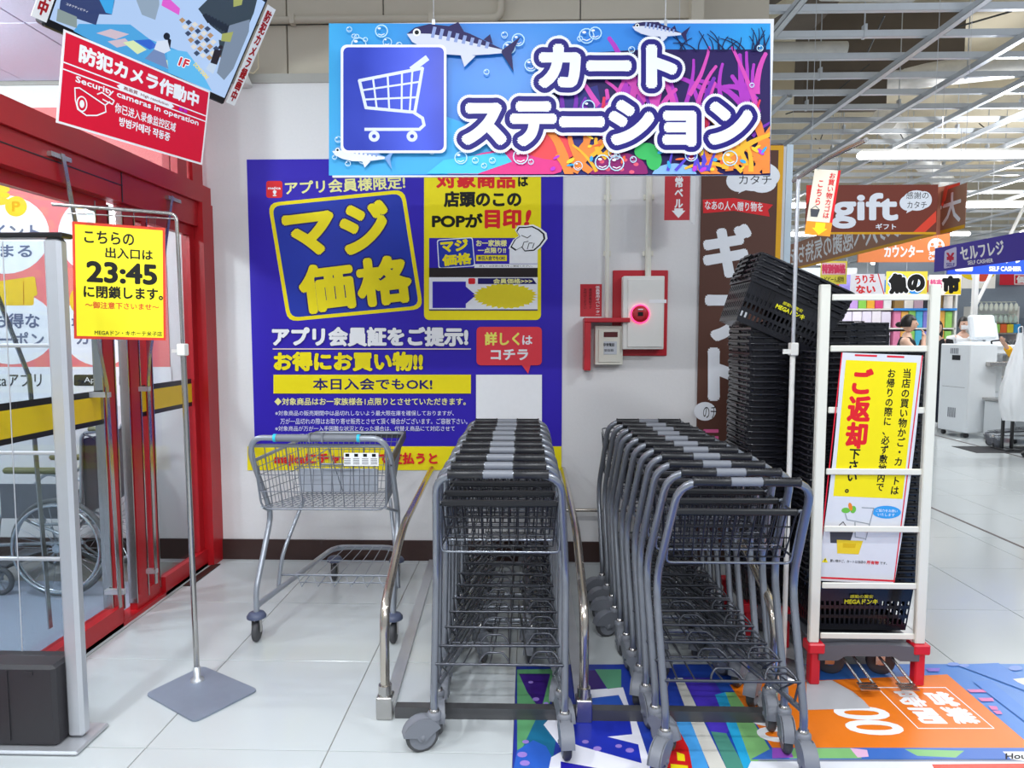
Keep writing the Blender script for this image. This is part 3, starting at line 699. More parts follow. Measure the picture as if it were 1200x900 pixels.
# hanging alarm bell sign, folded triangular
p = atY(797, 258, 4.1); t = thing('alarm_bell_sign', 'red folded hanging alarm bell sign with a white arrow', 'sign', (p.x, 4.1, p.z))
h = .30
MB().bb(-.093, .055, 0, .002, 0, h).build('front_face', RDM, t)
b = MB(); b._add([(.057, 0, -.01), (.105, .09, -.01), (.105, .09, h), (.057, 0, h)], [(0, 1, 2, 3)]); b._add([(.0595, .001, -.01), (.1075, .091, -.01), (.1075, .091, h), (.0595, .001, h)], [(3, 2, 1, 0)]); b.build('side_face', W_, t)
b = MB(); b._add([(.066, .015, .01), (.098, .075, .01), (.098, .075, h), (.066, .015, h)], [(0, 1, 2, 3)]); b.v = [(x-.002, y-.002, z) for x, y, z in b.v]; b.build('side_print', RDM, t)
S = Sheet(t); S.text('非常ベル', -.035, .07, .015, .31, [(.04, W_)], vert=True); S.poly([(-.035, .055), (-.05, .055), (-.01, .012), (.03, .055), (.015, .055), (.015, .068), (-.035, .068)], W_)
MB().tube([(-.02, .02, h), (-.02, .02, 4.2-p.z)], .0015, 4).build('cord', M_alu, t)

# ================================================================ brown gift banner
BRN = INK('#5d3c32', .55); GLD = INK('#e5a81f'); CR = INK('#eef0f6')
BX0, BY = 823, WY-.02
o, bw, bh = board('gift_wall_banner', 'tall brown gift banner with gold edge behind the basket stack', 'banner', 823, 170, 904, 640, BY, BRN, .006)
S = Sheet(o, Y=BY)
S.polys([[(823, 170.5), (918.5, 170.5), (918.5, 176), (823, 176)], [(912.5, 176), (918.5, 176), (903.5, 640), (897.5, 640)]], GLD)
S.polys([S.el(884, 206, 30, 18, 30), S.el(866, 212, 15, 13), S.el(893, 214, 17, 12), [(872, 216), (882, 218), (865, 227)]], CR)
S.text('感謝の', 866, 190, 902, 202, [(0, BLK)]); S.text('カタチ', 866, 205, 904, 216, [(.0, BLK)])
S.poly([(823.5, 234), (860, 232), (906, 240), (900, 246), (902, 254), (860, 247), (824, 250)], REDI); S.text('なあの人へ贈り物を', 826, 236, 894, 247, [(.02, W_)], rot=-2)
S.text('ギ', 823.5, 262, 881, 326, [(.06, CR)]); S.text('フ', 826, 345, 880, 400, [(.06, CR)]); S.text('ト', 829, 407, 872, 470, [(.06, CR)])
S.polys([S.el(826, 482, 13, 11)], CR); S.text('のチ', 824, 476, 840, 490, [(0, BLK)]); S.polys([S.rr(824, 503+8*k, 842, 507+8*k, 1) for k in range(4)], INK('#e86aa0')); 
# ================================================================ carts
def caster(root, x, y, top, r=.06, ang=0.0, stem=.02, m_cover=None, w=.03, name='caster', trail=.045):
    """swivel caster: chrome stem nut, fender, wheel with hub"""
    ax_, ay_, aa_ = x, y, ang; x = y = ang = 0; rot = Matrix.Rotation(ang, 3, 'Z'); L = Vector((x, y, 0)); m_cover = m_cover or M_grey
    def G(v): return tuple(rot @ Vector(v)+L)
    b = MB(); b.lathe([(.026, top-.03), (.026, top-.012), (.02, top-.006), (.0, top-.006)], (x, y, 0), 14)
    wy = -trail
    # fender: curved shell over the wheel, thin side cheeks
    out = []
    for k in range(9): a = R(-5+150*k/8); out.append((wy-(r+.008)*math.cos(a)*-1*-1, r+(r+.008)*math.sin(a)))
    out = [(wy+(r+.010)*math.cos(R(22+150*k/9)), r+(r+.008)*math.sin(R(22+150*k/9))) for k in range(10)]
    out += [(wy-.022, r+.002), (wy-.012, r-.014), (wy+.012, r-.014), (wy+.03, r+.004)]
    for sx in (-1, 1): b.prism(out, sx*(w/2+.003), sx*(w/2+.009), lambda u, v, q: G((q, u, v)))
    b.grid(9, 1, lambda u, v: G(((v-.5)*(w+.012), wy+(r+.010)*math.cos(R(22+150*u)), r+(r+.008)*math.sin(R(22+150*u)))))
    b.box(G((0, -.012, top-.045)), (.042, .05, .035), rot)
    c = b.build(name, m_cover, root)
    b = MB().lathe([(.018, top-.012), (.018, top+.002), (.013, top+.004), (.013, top+.018), (.0, top+.018)], (x, y, 0), 10); b.build('stem_nut', M_steel, c)
    rw = rot @ Matrix.Rotation(math.pi/2, 3, 'Y')
    b = MB().lathe([(r-.008, -w/2), (r, -w/2+.006), (r, w/2-.006), (r-.008, w/2)], G((0, wy, r)), 22, rw); b.build('tyre', M_rub, c)
    b = MB()
    for s in (-1, 1): b.lathe([(r-.012, s*(w/2+.0005)), (.03, s*(w/2-.003)), (.014, s*(w/2+.004)), (.006, s*(w/2+.014)), (0, s*(w/2+.014))], G((0, wy, r)), 18, rw)
    b.build('hub', M_grey, c)
    c.location = (ax_, ay_, 0); c.rotation_euler = (0, 0, aa_)
    return c
M_gate = mat('gate_wire', '#26262b', .3, .3, var=.1)
def make_cart(label, group, angs):
    t = thing('shopping_cart', label, 'shopping cart', group=group)
    hw, kw, bw = .213, .245, .235
    b = MB()
    path = [(-bw, 0, .145), (-bw, .0, .20), (-kw, .165, .60), (-hw, -.06, 1.018), (hw, -.06, 1.018), (kw, .165, .60), (bw, 0, .20), (bw, 0, .145)]
    b.tube(bend(path, [.03, .10, .085, .085, .10, .03], 6), .0138, 10)
    # base tubes run forward to the front casters
    b.tube(bend([(-bw, .005, .21), (-.19, .30, .19), (-.13, .72, .17), (.13, .72, .17), (.19, .30, .19), (bw, .005, .21)], [.1, .06, .06, .1]), .0105, 8)
    b.build('frame', M_cartp, t)
    for s in (-1, 1):
        b = MB().tube([(s*.052, -.06, 1.018), (s*.056, -.06, 1.018), (s*.060, -.06, 1.018), (s*.165, -.06, 1.018), (s*.169, -.06, 1.018), (s*.173, -.06, 1.018)], [.0165, .0175, .0155, .0155, .0175, .0165], 12)
        for k in range(9): b.box((s*(.072+k*.0105), -.0665, 1.0325), (.004, .006, .003), Matrix.Rotation(.4, 3, 'Z'))
        b.build('handle_grip', M_grip, t)
    b = MB().tube([(-.05, -.06, 1.018), (.05, -.06, 1.018)], .0148, 12); b.build('handle_sleeve', M_grey, t)
    # rear gate panel with padded top bar
    b = MB(); y0, z0, y1, z1 = .045, .885, .115, .705; N = 12
    def gp(u, v, dy=0): return ((-.205+.41*u)*(1-.06*v), y0+(y1-y0)*v+dy, z0+(z1-z0)*v)
    for k in range(N+1): b.tube([gp(k/N, 0), gp(k/N, .95)], .003, 5)
    for v in (.28, .52, .76, .95): b.tube([gp(0, v), gp(1, v)], .003, 5)
    g = b.build('rear_gate', M_gate, t)
    b = MB().bevbox((0, y0, z0+.006), (.42, .020, .022), .005); b.build('gate_pad', M_grip, g)
    b = MB().tube(bend([(-.222, .04, .90), (-.218, .115, .69), (.218, .115, .69), (.222, .04, .90)], .02), .0045, 6)
    for s in (-1, 1): b.tube([(s*.205, y0, z0+.005), (s*.222, y0, z0+.012)], .006, 6)
    b.build('gate_frame', M_cartp, t)
    # upper tray that carries the hand basket
    b = MB()
    b.tube(bend([(-.215, .10, .72), (-.185, .50, .74), (.185, .50, .74), (.215, .10, .72)], .04), .004, 6, caps=False)
    b.tube(bend([(-.215, .06, .88), (-.19, .52, .90), (.19, .52, .90), (.215, .06, .88)], .04), .004, 6, caps=False)
    for k in range(7):
        x = -.17+.34*k/6; b.tube([(x, .11, .715), (x*.92, .50, .735), (x*.92, .52, .90)], .002, 4)
    for y in (.2, .3, .4): b.tube([(-.2, y, .72+.03*(y-.1)/.4), (.2, y, .72+.03*(y-.1)/.4)], .002, 4)
    for s in (-1, 1):
        for y in (.14, .22, .30, .38, .46): b.tube([(s*(.212-.03*(y-.1)/.4), y, .72), (s*(.215-.02*(y-.1)/.4), y, .885)], .002, 4)
        b.tube([(s*.222, .135, .72), (s*.245, .16, .62)], .004, 5)
    b.build('basket_tray', M_wire, t)
    # lower rack
    b = MB()
    b.tube([(-.232, .03, .30), (.232, .03, .30)], .0052, 8)
    b.tube([(-.215, .32, .245), (.215, .32, .245)], .004, 6); b.tube([(-.16, .60, .205), (.16, .60, .205)], .004, 6)
    for x in (-.19, -.13, -.035, .035, .10, .185): b.tube([(x, .03, .305), (x*.86, .34, .245), (x*.74, .68, .195)], .0032, 5)
    b.tube([(-.19, .35, .30), (-.19, .34, .21)], .004, 5); b.tube([(.19, .35, .30), (.19, .34, .21)], .004, 5)
    for xm, hh in ((.165, .026), (-.02, .02)):
        b.tube(bend([(xm-.055, .03, .306), (xm-.05, .045, .306+hh*.4), (xm-.03, .07, .306+hh), (xm+.03, .07, .306+hh), (xm+.05, .045, .306+hh*.4), (xm+.055, .03, .306)], .01, 2), .004, 6)
    b.tube([(.165-.05, .035, .306), (.165-.04, .10, .295), (.165+.04, .10, .295), (.165+.05, .035, .306)], .0035, 5)
    for s in (-1, 1): b.tube([(s*.228, .03, .30), (s*.225, .06, .21)], .0045, 6); b.tube([(s*.22, .03, .305), (s*.205, .14, .215)], .004, 5)
    b.build('lower_rack', M_wire, t)
    caster(t, -bw, 0, .145, .06, angs[0]); caster(t, bw, 0, .145, .06, angs[1])
    for s, a in ((-1, angs[2]), (1, angs[3])): caster(t, s*.12, .70, .155, .05, a, w=.026)
    return t
def sc_label(side, i, n):
    who = 'left' if side < 0 else 'right'
    if i == 0: return ('grey shopping cart at the near end of the left row, its left wheel sideways' if side < 0 else 'grey shopping cart at the near end of the right nested row beside the basket dolly')
    if i == n-1: return 'grey shopping cart at the far end of the %s nested row by the wall' % who
    return 'grey shopping cart, %s from the front of the %s nested row' % (['', 'second', 'third', 'fourth', 'fifth', 'sixth', 'seventh', 'eighth', 'ninth', 'tenth', 'eleventh'][i], who)
# wheel attitudes: a few carts with different casters, reused down the rows
cL0 = make_cart(sc_label(-1, 0, 10), 'nested carts of the left row', (R(-70), R(4), R(20), R(-10)))
cL0.location = (-.105, 2.36, 0)
cR0 = make_cart(sc_label(1, 0, 11), 'nested carts of the right row', (R(-30), R(-6), R(10), R(30)))
cR0.location = (.705, 2.262, 0)
alt = [make_cart(sc_label(-1, 1, 10), 'nested carts of the left row', (R(10), R(25), R(60), R(15))),
       make_cart(sc_label(1, 1, 11), 'nested carts of the right row', (R(-15), R(-62), R(25), R(-20)))]
for side, n, first, y0, x0, x1, pitch, spare in ((-1, 10, cL0, 2.36, -.105, -.118, .155, alt[0]), (1, 11, cR0, 2.262, .705, .655, .150, alt[1])):
    km = {**kmap_of(first), **kmap_of(spare)}
    for i in range(1, n):
        src = spare if i % 2 else first
        c = spare if i == 1 else copy_tree(src, km)
        for w_ in kids(c):
            if w_.name.startswith('caster'):
                a_ = rnd.gauss(0, .35)
                if side > 0 and i >= 7 and w_.location.x < -.2: a_ = R(-80+rnd.uniform(-15, 15))
                elif side < 0 and w_.location.x < -.2: a_ = R(rnd.uniform(-35, 10))
                w_.rotation_euler = (0, 0, a_)
        tag(c, sc_label(side, i, n)); c.location = (x0+(x1-x0)*i/(n-1)+rnd.uniform(-.006, .006), y0+pitch*i+rnd.uniform(-.008, .008), 0); c.rotation_euler = (0, 0, R(rnd.uniform(-1.2, 1.2)))

# ---------------------------------------------------------------- the big wire basket cart on the left
t = thing('wire_basket_cart', 'large grey wire basket cart with turquoise handle rings standing alone by the blue poster', 'shopping cart', (-.99, 3.20, 0))
M_bc = mat('big_cart_paint', '#a6abb4', .3, .45, var=.04); M_bw = mat('big_cart_wire', '#8f949d', .3, .5, var=.05)
b = MB(); H = 1.01
for s in (-1, 1): b.tube(bend([(s*.335, 0, .13), (s*.335, .0, .25), (s*.325, .20, .58), (s*.335, -.02, .93), (s*.30, -.06, H), (s*.18, -.065, H)], [.05, .07, .05, .05], 5), .0135, 10)
b.build('side_tube', M_bc, t)
b = MB().tube([(-.19, -.065, H), (.19, -.065, H)], .0175, 14); b.box((-.03, -.065, H+.004), (.008, .044, .04)); b.box((.03, -.065, H+.004), (.008, .044, .04)); hb = b.build('handle', M_grey, t)
for s in (-1, 1): MB().tube([(s*.19, -.065, H), (s*.203, -.065, H)], .019, 14).build('handle_ring', mat('turquoise', '#27c4e0', .3), t)
# basket walls
def quadwall(b, A, B, C, D, nu, nv, r=.002, ru=None):
    """wires over the quad A-B (bottom), D-C (top)"""
    A, B, C, D = map(Vector, (A, B, C, D))
    for i in range(nu+1): u = i/nu; b.tube([A.lerp(B, u), D.lerp(C, u)], r, 4)
    for j in range(nv+1): v = j/nv; b.tube([A.lerp(D, v), B.lerp(C, v)], ru or r, 4)
nb = [(-.30, .02, .66), (.30, .02, .66), (.315, -.03, .965), (-.315, -.03, .965)]       # rear gate
fb = [(-.21, .68, .60), (.21, .68, .60), (.255, .74, .91), (-.255, .74, .91)]
b = MB(); quadwall(b, *nb, 12, 1, .0026); 
for z in (.74, .82): b.tube([(-.302, 0, z), (.302, 0, z)], .0022, 4)
b.tube([(-.318, -.032, .968), (.318, -.032, .968)], .009, 8); b.tube(bend([(-.318, -.03, .965), (-.305, .025, .648), (.305, .025, .648), (.318, -.03, .965)], .05), .0045, 6); b.build('rear_gate', M_bw, t)
b = MB(); quadwall(b, fb[0], fb[1], fb[2], fb[3], 16, 7, .0019); b.build('front_wall', M_bw, t)
b = MB(); quadwall(b, nb[0], fb[0], fb[3], (-.32, -.02, .895), 20, 6, .0019); b.build('side_wall', M_bw, t)
b = MB(); quadwall(b, nb[1], fb[1], fb[2], (.32, -.02, .895), 20, 6, .0019); b.build('side_wall', M_bw, t)
b = MB(); quadwall(b, nb[0], nb[1], fb[1], fb[0], 18, 12, .0019); b.build('basket_floor', M_bw, t)
b = MB().tube(bend([(-.325, -.0, .89), (-.26, .745, .915), (.26, .745, .915), (.325, -.0, .89)], .04), .009, 8); b.build('rim', M_bc, t)
b = MB(); b._add([(.262, .75, .925), (.262, .75, .885), (.33, .0, .865), (.33, .0, .905), (.270, .75, .925), (.270, .75, .885), (.338, .0, .865), (.338, .0, .905)], [(0, 1, 2, 3), (7, 6, 5, 4), (0, 3, 7, 4), (1, 5, 6, 2), (0, 4, 5, 1), (3, 2, 6, 7)])
b.box((.0, .752, .905), (.53, .008, .04)); b.build('rim_band', M_dark, t)
# child seat: folded wire flap and grey plate
b = MB(); quadwall(b, (-.24, .30, .66), (.20, .30, .66), (.20, .32, .80), (-.24, .32, .80), 9, 3, .002); b.tube([(-.10, .30, .815), (.08, .30, .815)], .007, 6); b.build('child_seat_flap', M_bw, t)
b = MB().bevbox((-.02, .35, .72), (.42, .008, .13), .004, Matrix.Rotation(.1, 3, 'X')); b.build('child_seat_plate', mat('seat_plate', '#b4b9c4', .5), t)
b = MB().tube([(-.24, .27, .78), (.0, .12, .93)], .003, 5); b.tube([(.0, .12, .93), (.02, .30, .66)], .003, 5); b.build('seat_strut', M_bw, t)
c = MB().bevbox((.20, -.037, .905), (.165, .003, .062), .001); lb = c.build('instruction_label', W_, t)
b = MB()
for k in range(4):
    x = .135+.042*k; b.box((x, -.0392, .925), (.018, .001, .014))
    for j in range(4): b.box((x, -.0392, .908-.008*j), (.03, .0008, .0025))
b.build('label_print', BLK, lb)
# base
b = MB().tube(bend([(-.335, .0, .175), (-.19, .84, .20), (.19, .84, .20), (.335, .0, .175)], .09), .0155, 10); b.build('base_frame', M_bc, t)
for s in (-1, 1):
    b = MB().tube(bend([(s*.235, .44, .60), (s*.30, .26, .34), (s*.315, .24, .18)], .08), .010, 8)
    b.tube([(s*.3, .02, .66), (s*.327, .18, .60)], .008, 6); b.build('support_leg', M_bc, t)
b = MB(); b.tube([(-.30, .25, .24), (.30, .25, .24)], .006, 6); b.tube([(-.20, .24, .205), (.26, .24, .205)], .004, 5)
for k in range(6): x = -.22+.085*k; b.tube([(x, .25, .24), (x+.035, .22, .19), (x+.07, .25, .24)], .003, 4)
for k in range(7): x = -.2+.4*k/6; b.tube([(x, .25, .235), (x*.8, .80, .215)], .003, 4)
b.tube([(-.16, .80, .215), (.16, .80, .215)], .004, 5); b.tube([(-.19, .52, .225), (.19, .52, .225)], .0035, 5)
b.build('lower_rack', M_bw, t)
cap = mat('caster_cap', '#535a73', .4)
for x, y, a in ((-.335, 0, .05), (.335, 0, -.05), (-.19, .83, .1), (.19, .83, 0)):
    b = MB().lathe([(.046, .118), (.046, .128), (.036, .142), (.018, .148), (.0, .148)], (x, y, 0), 16); c = b.build('caster', cap, t)
    b = MB(); 
    for s in (-1, 1): b.box((x+s*.020, y, .085), (.003, .026, .08))
    b.build('fork', M_steel, c)
    rw = Matrix.Rotation(math.pi/2+a, 3, 'Z') @ Matrix.Rotation(math.pi/2, 3, 'X'); rw = Matrix.Rotation(a, 3, 'Z') @ Matrix.Rotation(math.pi/2, 3, 'Y')
    MB().lathe([(0, -.0135), (.042, -.0135), (.05, -.008), (.05, .008), (.042, .0135), (0, .0135)], (x, y, .05), 20, rw).build('tyre', M_rub, c)

# ---------------------------------------------------------------- stainless guide rails of the cart bays
M_rail = mat('rail_steel', '#c9c0b4', .2, .95, var=.05, scale=60)
def rail(x0, x1, label):
    t = thing('cart_guide_rail', label, 'guard rail', (x0, 2.56, 0), group='cart bay guide rails')
    dx = x1-x0
    MB().tube(bend([(0, 0, .09), (0, 0, .43), (dx*.3, .50, .605), (dx, 1.80, .62)], [.1, .16], 6), .0185, 14).build('rail_tube', M_rail, t)
    b = MB().bevbox((0, 0, .045), (.062, .062, .09), .004); b.tube([(0, 0, .085), (0, 0, .13)], .026, 14); b.build('rail_foot', M_steel, t)
    b = MB(); b._add([(-.025, .03, .001), (.025, .03, .001), (dx+.025, 1.82, .001), (dx-.025, 1.82, .001), (-.025, .03, .012), (.025, .03, .012), (dx+.025, 1.82, .012), (dx-.025, 1.82, .012)],
                    [(0, 3, 2, 1), (4, 5, 6, 7), (0, 1, 5, 4), (1, 2, 6, 5), (2, 3, 7, 6), (3, 0, 4, 7)]); b.build('floor_plate', M_alu, t)
    return t
rail(-.56, -.63, 'curved stainless guide rail left of the left cart row')
rail(.215, .22, 'curved stainless guide rail between the two cart rows')
rail(.945, .95, 'curved stainless guide rail right of the right cart row')
o = MB().bb(-.52, .92, 2.545, 2.585, .001, .045).build('floor_cross_bar', mat('bar_grey', '#5d5d5f', .4, .4), loc=(.2, 2.56, 0), w=True); tag(o, 'dark flat cross bar on the floor joining the guide rail feet', 'cross bar')
b = MB().tube([(.23, WY-.10, .37), (1.2, WY-.10, .37)], .012, 10); b.box((.5, WY-.06, .37), (.03, .08, .03)); b.box((1.0, WY-.06, .37), (.03, .08, .03)); o = b.build('wall_bumper_bar', M_rail, loc=(.7, WY-.1, .37), w=True); tag(o, 'thin steel bumper bar on the wall behind the right cart row', 'bumper')

# ================================================================ shopping baskets
M_bas = mat('basket_black', '#1b1b21', .2, var=.2, scale=40)
def basket_mesh(L=.49, Wd=.35, H=.225, full=True):
    """black hand basket: perforated tapering walls, ribbed rim. z=0 bottom, z=H rim"""
    b = MB(); l2, w2 = L*.42, Wd*.41       # half sizes at the bottom
    L2, W2 = L*.46, Wd*.445
    cb = [(-l2, -w2), (l2, -w2), (l2, w2), (-l2, w2)]; ct = [(-L2, -W2), (L2, -W2), (L2, W2), (-L2, W2)]
    z0, z1 = .0, H-.03
    for i in range(4):
        A = Vector((*cb[i], z0)); B = Vector((*cb[(i+1) % 4], z0)); C = Vector((*ct[(i+1) % 4], z1)); D = Vector((*ct[i], z1))
        n = (B-A).cross(D-A).normalized(); nu = 20 if i % 2 == 0 else 12; rows = [(0, .14), (.28, .36), (.50, .58), (.72, .80), (.92, 1.0)]
        def P(u, v): return A.lerp(B, u).lerp(D.lerp(C, u), v)
        if not full:
            b._add([P(0, .55), P(1, .55), P(1, 1), P(0, 1)], [(0, 1, 2, 3)]); continue
        for v0, v1 in rows: b._add([P(0, v0)+n*.0, P(1, v0), P(1, v1), P(0, v1), P(0, v0)-n*.003, P(1, v0)-n*.003, P(1, v1)-n*.003, P(0, v1)-n*.003], [(0, 1, 2, 3), (7, 6, 5, 4), (0, 4, 5, 1), (3, 2, 6, 7)])
        for k in range(nu+1):
            u0 = max(0, k/nu-.010 if nu == 20 else k/nu-.016); u1 = min(1, k/nu+.010 if nu == 20 else k/nu+.016)
            b._add([P(u0, .1)+n*.001, P(u1, .1)+n*.001, P(u1, .95)+n*.001, P(u0, .95)+n*.001, P(u0, .1)-n*.003, P(u1, .1)-n*.003, P(u1, .95)-n*.003, P(u0, .95)-n*.003], [(0, 1, 2, 3), (7, 6, 5, 4), (0, 3, 7, 4), (1, 5, 6, 2)])
        if i == 0 or i == 2: b._add([P(.3, .62)+n*.0015, P(.7, .62)+n*.0015, P(.7, .95)+n*.0015, P(.3, .95)+n*.0015], [(0, 1, 2, 3)])
    if full: b.bb(-l2, l2, -w2, w2, 0, .003)
    # rim: outward lip with small teeth
    def band(hx, hy, z0, z1, t=.004):
        b.bb(-hx, hx, -hy, -hy+t, z0, z1); b.bb(-hx, hx, hy-t, hy, z0, z1); b.bb(-hx, -hx+t, -hy+t, hy-t, z0, z1); b.bb(hx-t, hx, -hy+t, hy-t, z0, z1)
    for hx, hy, zz in ((L/2-.006, Wd/2-.006, H-.006),):
        q_ = []
        for cx_, cy_, a0 in ((hx-.03, hy-.03, 0), (-hx+.03, hy-.03, 90), (-hx+.03, -hy+.03, 180), (hx-.03, -hy+.03, 270)):
            for k in range(3): a_ = R(a0+45*k); q_.append((cx_+.03*math.cos(a_), cy_+.03*math.sin(a_), zz))
        b.tube(q_, .0065, 6, closed=True)
    band(L/2-.012, Wd/2-.010, H-.034, H-.008, .004)
    for k in range(9): x = -L/2+.03+(L-.06)*k/8; b.bb(x-.004, x+.004, -Wd/2+.003, -Wd/2+.01, H-.020, H-.008)
    for s in (-1, 1):
        for k in range(6): y = -Wd/2+.03+(Wd-.06)*k/5; b.bb(s*(L/2-.01), s*(L/2-.003), y-.004, y+.004, H-.020, H-.008)
        b.bb(s*.08-.02, s*.08+.02, -Wd/2-.008, -Wd/2, H-.014, H-.003); b.bb(s*(L/2), s*(L/2+.008), -.05, .05, H-.014, H-.003)
    return b
bm_full = basket_mesh().mesh('shopping_basket', M_bas); bm_nest = basket_mesh(full=False).mesh('shopping_basket', M_bas)
def handle_mesh(s, H=.225, L=.49, Wd=.35):
    b = MB(); b.tube(bend([(-.10, s*(Wd/2-.02), H+.002), (-.16, s*.05, H+.006), (.16, s*.05, H+.006), (.10, s*(Wd/2-.02), H+.002)], .03), .0035, 6); return b.mesh('handle', M_bas)
hm = [handle_mesh(-1), handle_mesh(1)]
def basket(label, group, loc, rot, full=True, body=True):
    o = bpy.data.objects.new('shopping_basket', bm_full if full else bm_nest); COL.objects.link(o); o.location = loc; o.rotation_euler = rot; tag(o, label, 'basket', group)
    if body:
        for m in hm: h = bpy.data.objects.new('basket_handle', m); COL.objects.link(h); h.parent = o
    return o
def logo(o, z=.14):
    """yellow print on the long side"""
    a = math.atan2(.35*(.465-.41), .195); p = bpy.data.objects.new('logo', None)
    S = Sheet(o, lambda x, y: (x, y)); B = Vector
    def f(mb): pass
    ys = lambda z_: -.35*.41-(.35*(.465-.41))*(z_/.195)
    before = set(COL.objects)
    S.text('MEGAドンキ', -.072, .122, .072, .146, [(.04, INK('#e8e02a'))], name='logo_print'); S.text('感動の驚安', -.05, .150, .05, .166, [(.03, INK('#c9c02a'))], name='logo_print')
    for q in set(COL.objects)-before:
        for v in q.data.vertices: v.co.y += ys(v.co.z)-.003
def nth(i): return '%d%s' % (i, 'th' if 10 <= i % 100 <= 20 else {1: 'st', 2: 'nd', 3: 'rd'}.get(i % 10, 'th'))
def stack(x, y, ztop, zbot, pitch, name, rz=0, group=None):
    """nested baskets, topmost complete"""
    n = int(round((ztop-zbot)/pitch)); H = .225
    for k in range(n+1):
        z = zbot+(ztop-zbot)*k/n; top = k == n; bot = k == 0
        lb = ('black shopping basket, topmost of the %s' % name) if top else ('black shopping basket at the bottom of the %s' % name if bot else 'black basket, %s from the top of the %s' % (nth(n-k+1), name))
        o = basket(lb, group or name, (x+rnd.uniform(-.004, .004), y+rnd.uniform(-.004, .004), z-H), (0, 0, rz+R(rnd.uniform(-.8, .8))), full=(top or bot), body=top)
        if bot: last = o
    return last
sA = stack(1.275, 3.42, 1.545, .375, .030, 'tall basket stack left of the white rack')
sC = stack(1.45, 3.10, 1.425, .42, .0262, 'basket stack inside the white rack'); logo(sC)
sB = stack(1.68, 3.85, 1.555, .375, .034, 'basket stack furthest back behind the white rack')
# tilted nest of four baskets lying on the tall stack
for k in range(5):
    a = R(24); off = Vector((math.sin(a)*.026*k, 0, math.cos(a)*.026*k))
    base = Vector((1.155, 3.37, 1.475))
    o = basket(['black shopping basket with yellow print, lowest of the tilted nest on the tall stack', 'black basket second from below in the tilted nest on the stack', 'black basket in the middle of the tilted nest on the stack', 'black basket second from the top of the tilted nest on the stack', 'topmost black basket of the tilted nest lying on the tall stack'][k],
               'tilted nest of baskets', base+off, (0, a, R(0)), full=(k in (0, 4)), body=True)
    if k == 0: logo(o)

# ---------------------------------------------------------------- dolly with white ladder rack
M_dred = mat('dolly_red', '#d3182c', .4)
def dolly(x, y, w, d, label, rack=False):
    t = thing('basket_dolly', label, 'dolly', (x, y, 0)); w2, d2 = w/2, d/2
    b = MB()
    pr = [(-w2+.04, .175), (-.09, .185), (.09, .185), (w2-.04, .175), (w2-.04, .115), (.13, .115), (.10, .135), (-.10, .135), (-.13, .115), (-w2+.04, .115)]
    for yy in (-d2, d2-.04): b.prism(pr, yy, yy+.04, lambda u, v, q: (u, q, v))
    b.bb(-w2+.03, w2-.03, -d2+.04, d2-.04, .15, .175); b.build('deck', mat('deck_grey', '#5b5b62', .5), t)
    for sx in (-1, 1):
        for sy in (-1, 1):
            b = MB(); X = sx*(w2-.03); Y = sy*(d2-.03)
            b.bevbox((X, Y, .165), (.07, .07, .045), .006); b.bevbox((X, Y, .085), (.042, .045, .165), .005); b.build('corner_foot', M_dred, t)
    for sx in (-1, 1):
        X = sx*(w2-.14); cy_ = -.08; rw = Matrix.Rotation(R(75), 3, 'Z') @ Matrix.Rotation(math.pi/2, 3, 'Y')
        b = MB().lathe([(.032, -.014), (.052, -.014), (.058, -.008), (.058, .008), (.052, .014), (.032, .014)], (X, cy_, .058), 22, rw); c = b.build('caster', M_rub, t)
        b = MB().lathe([(0, -.016), (.012, -.016), (.030, -.010), (.030, .010), (.012, .016), (0, .016)], (X, cy_, .058), 16, rw); b.box((X-.01, cy_-.02, .10), (.04, .004, .1)); b.box((X-.01, cy_+.02, .10), (.04, .004, .1)); b.build('caster_fork', M_steel, c)
    if rack:
        for sx in (-1, 1): MB().bevbox((sx*(w2-.035)-(.014 if sx < 0 else 0), -d2+.02, .187+.755), (.042, .026, 1.51), .004).build('rack_post', M_cream, t)
        for z in (1.645, 1.435, 1.18, .922, .678, .434, .215): MB().bevbox((0, -d2+.02, z), (w-.104, .008, .026), .003).build('rack_bar', M_cream, t)
        for k, X in enumerate((-.09, .07)):
            b = MB()
            b.tube([(X-.02, -.12, .14), (X+.03, -d2-.06, .05)], .006, 6); b.tube([(X+.03, -.12, .14), (X+.08, -d2-.06, .05)], .006, 6)
            for q in range(3): b.box((X+.055, -d2-.075-.018*q+.02, .045-.003*q), (.075, .012, .006))
            b.build('foot_pedal', M_steel, t)
    return t
dolly(1.44, 3.03, .50, .40, 'basket dolly with red corner feet and a white ladder rack', True)
dolly(1.275, 3.45, .46, .40, 'dark basket dolly under the tall stack, mostly hidden by the carts')
dolly(1.68, 3.87, .46, .38, 'dark basket dolly under the furthest basket stack')

# yellow return notice tied to the rack
t = thing('return_notice', 'tall yellow notice with red lettering tied to the white rack', 'notice', (1.415, 2.8565, .925), (math.atan(.055), R(2.2), 0))
w2, h2 = .165, .49
b = MB(); b.grid(6, 14, lambda u, v: ((u-.5)*2*w2+.018*math.sin(v*2.6), 0, (v-.5)*2*h2)); b.build('sheet', INK('#dfe0e6'), t)
S = Sheet(t, lambda x, y: (x+.018*math.sin((y/h2/2+.5)*2.6), y), lift=.0003, step=.00002)
S.polys([[(-w2, h2), (-w2+.005, h2), (-w2+.005, -h2), (-w2, -h2)], [(w2-.005, h2), (w2, h2), (w2, -h2), (w2-.005, -h2)], [(-w2, -h2+.01), (w2, -h2+.01), (w2, -h2+.018), (-w2, -h2+.018)], [(-.11, h2-.005), (-.02, h2-.005), (-.02, h2-.013), (-.11, h2-.013)], [(.02, h2-.005), (.09, h2-.005), (.09, h2-.013), (.02, h2-.013)]], INK('#e0263a'))
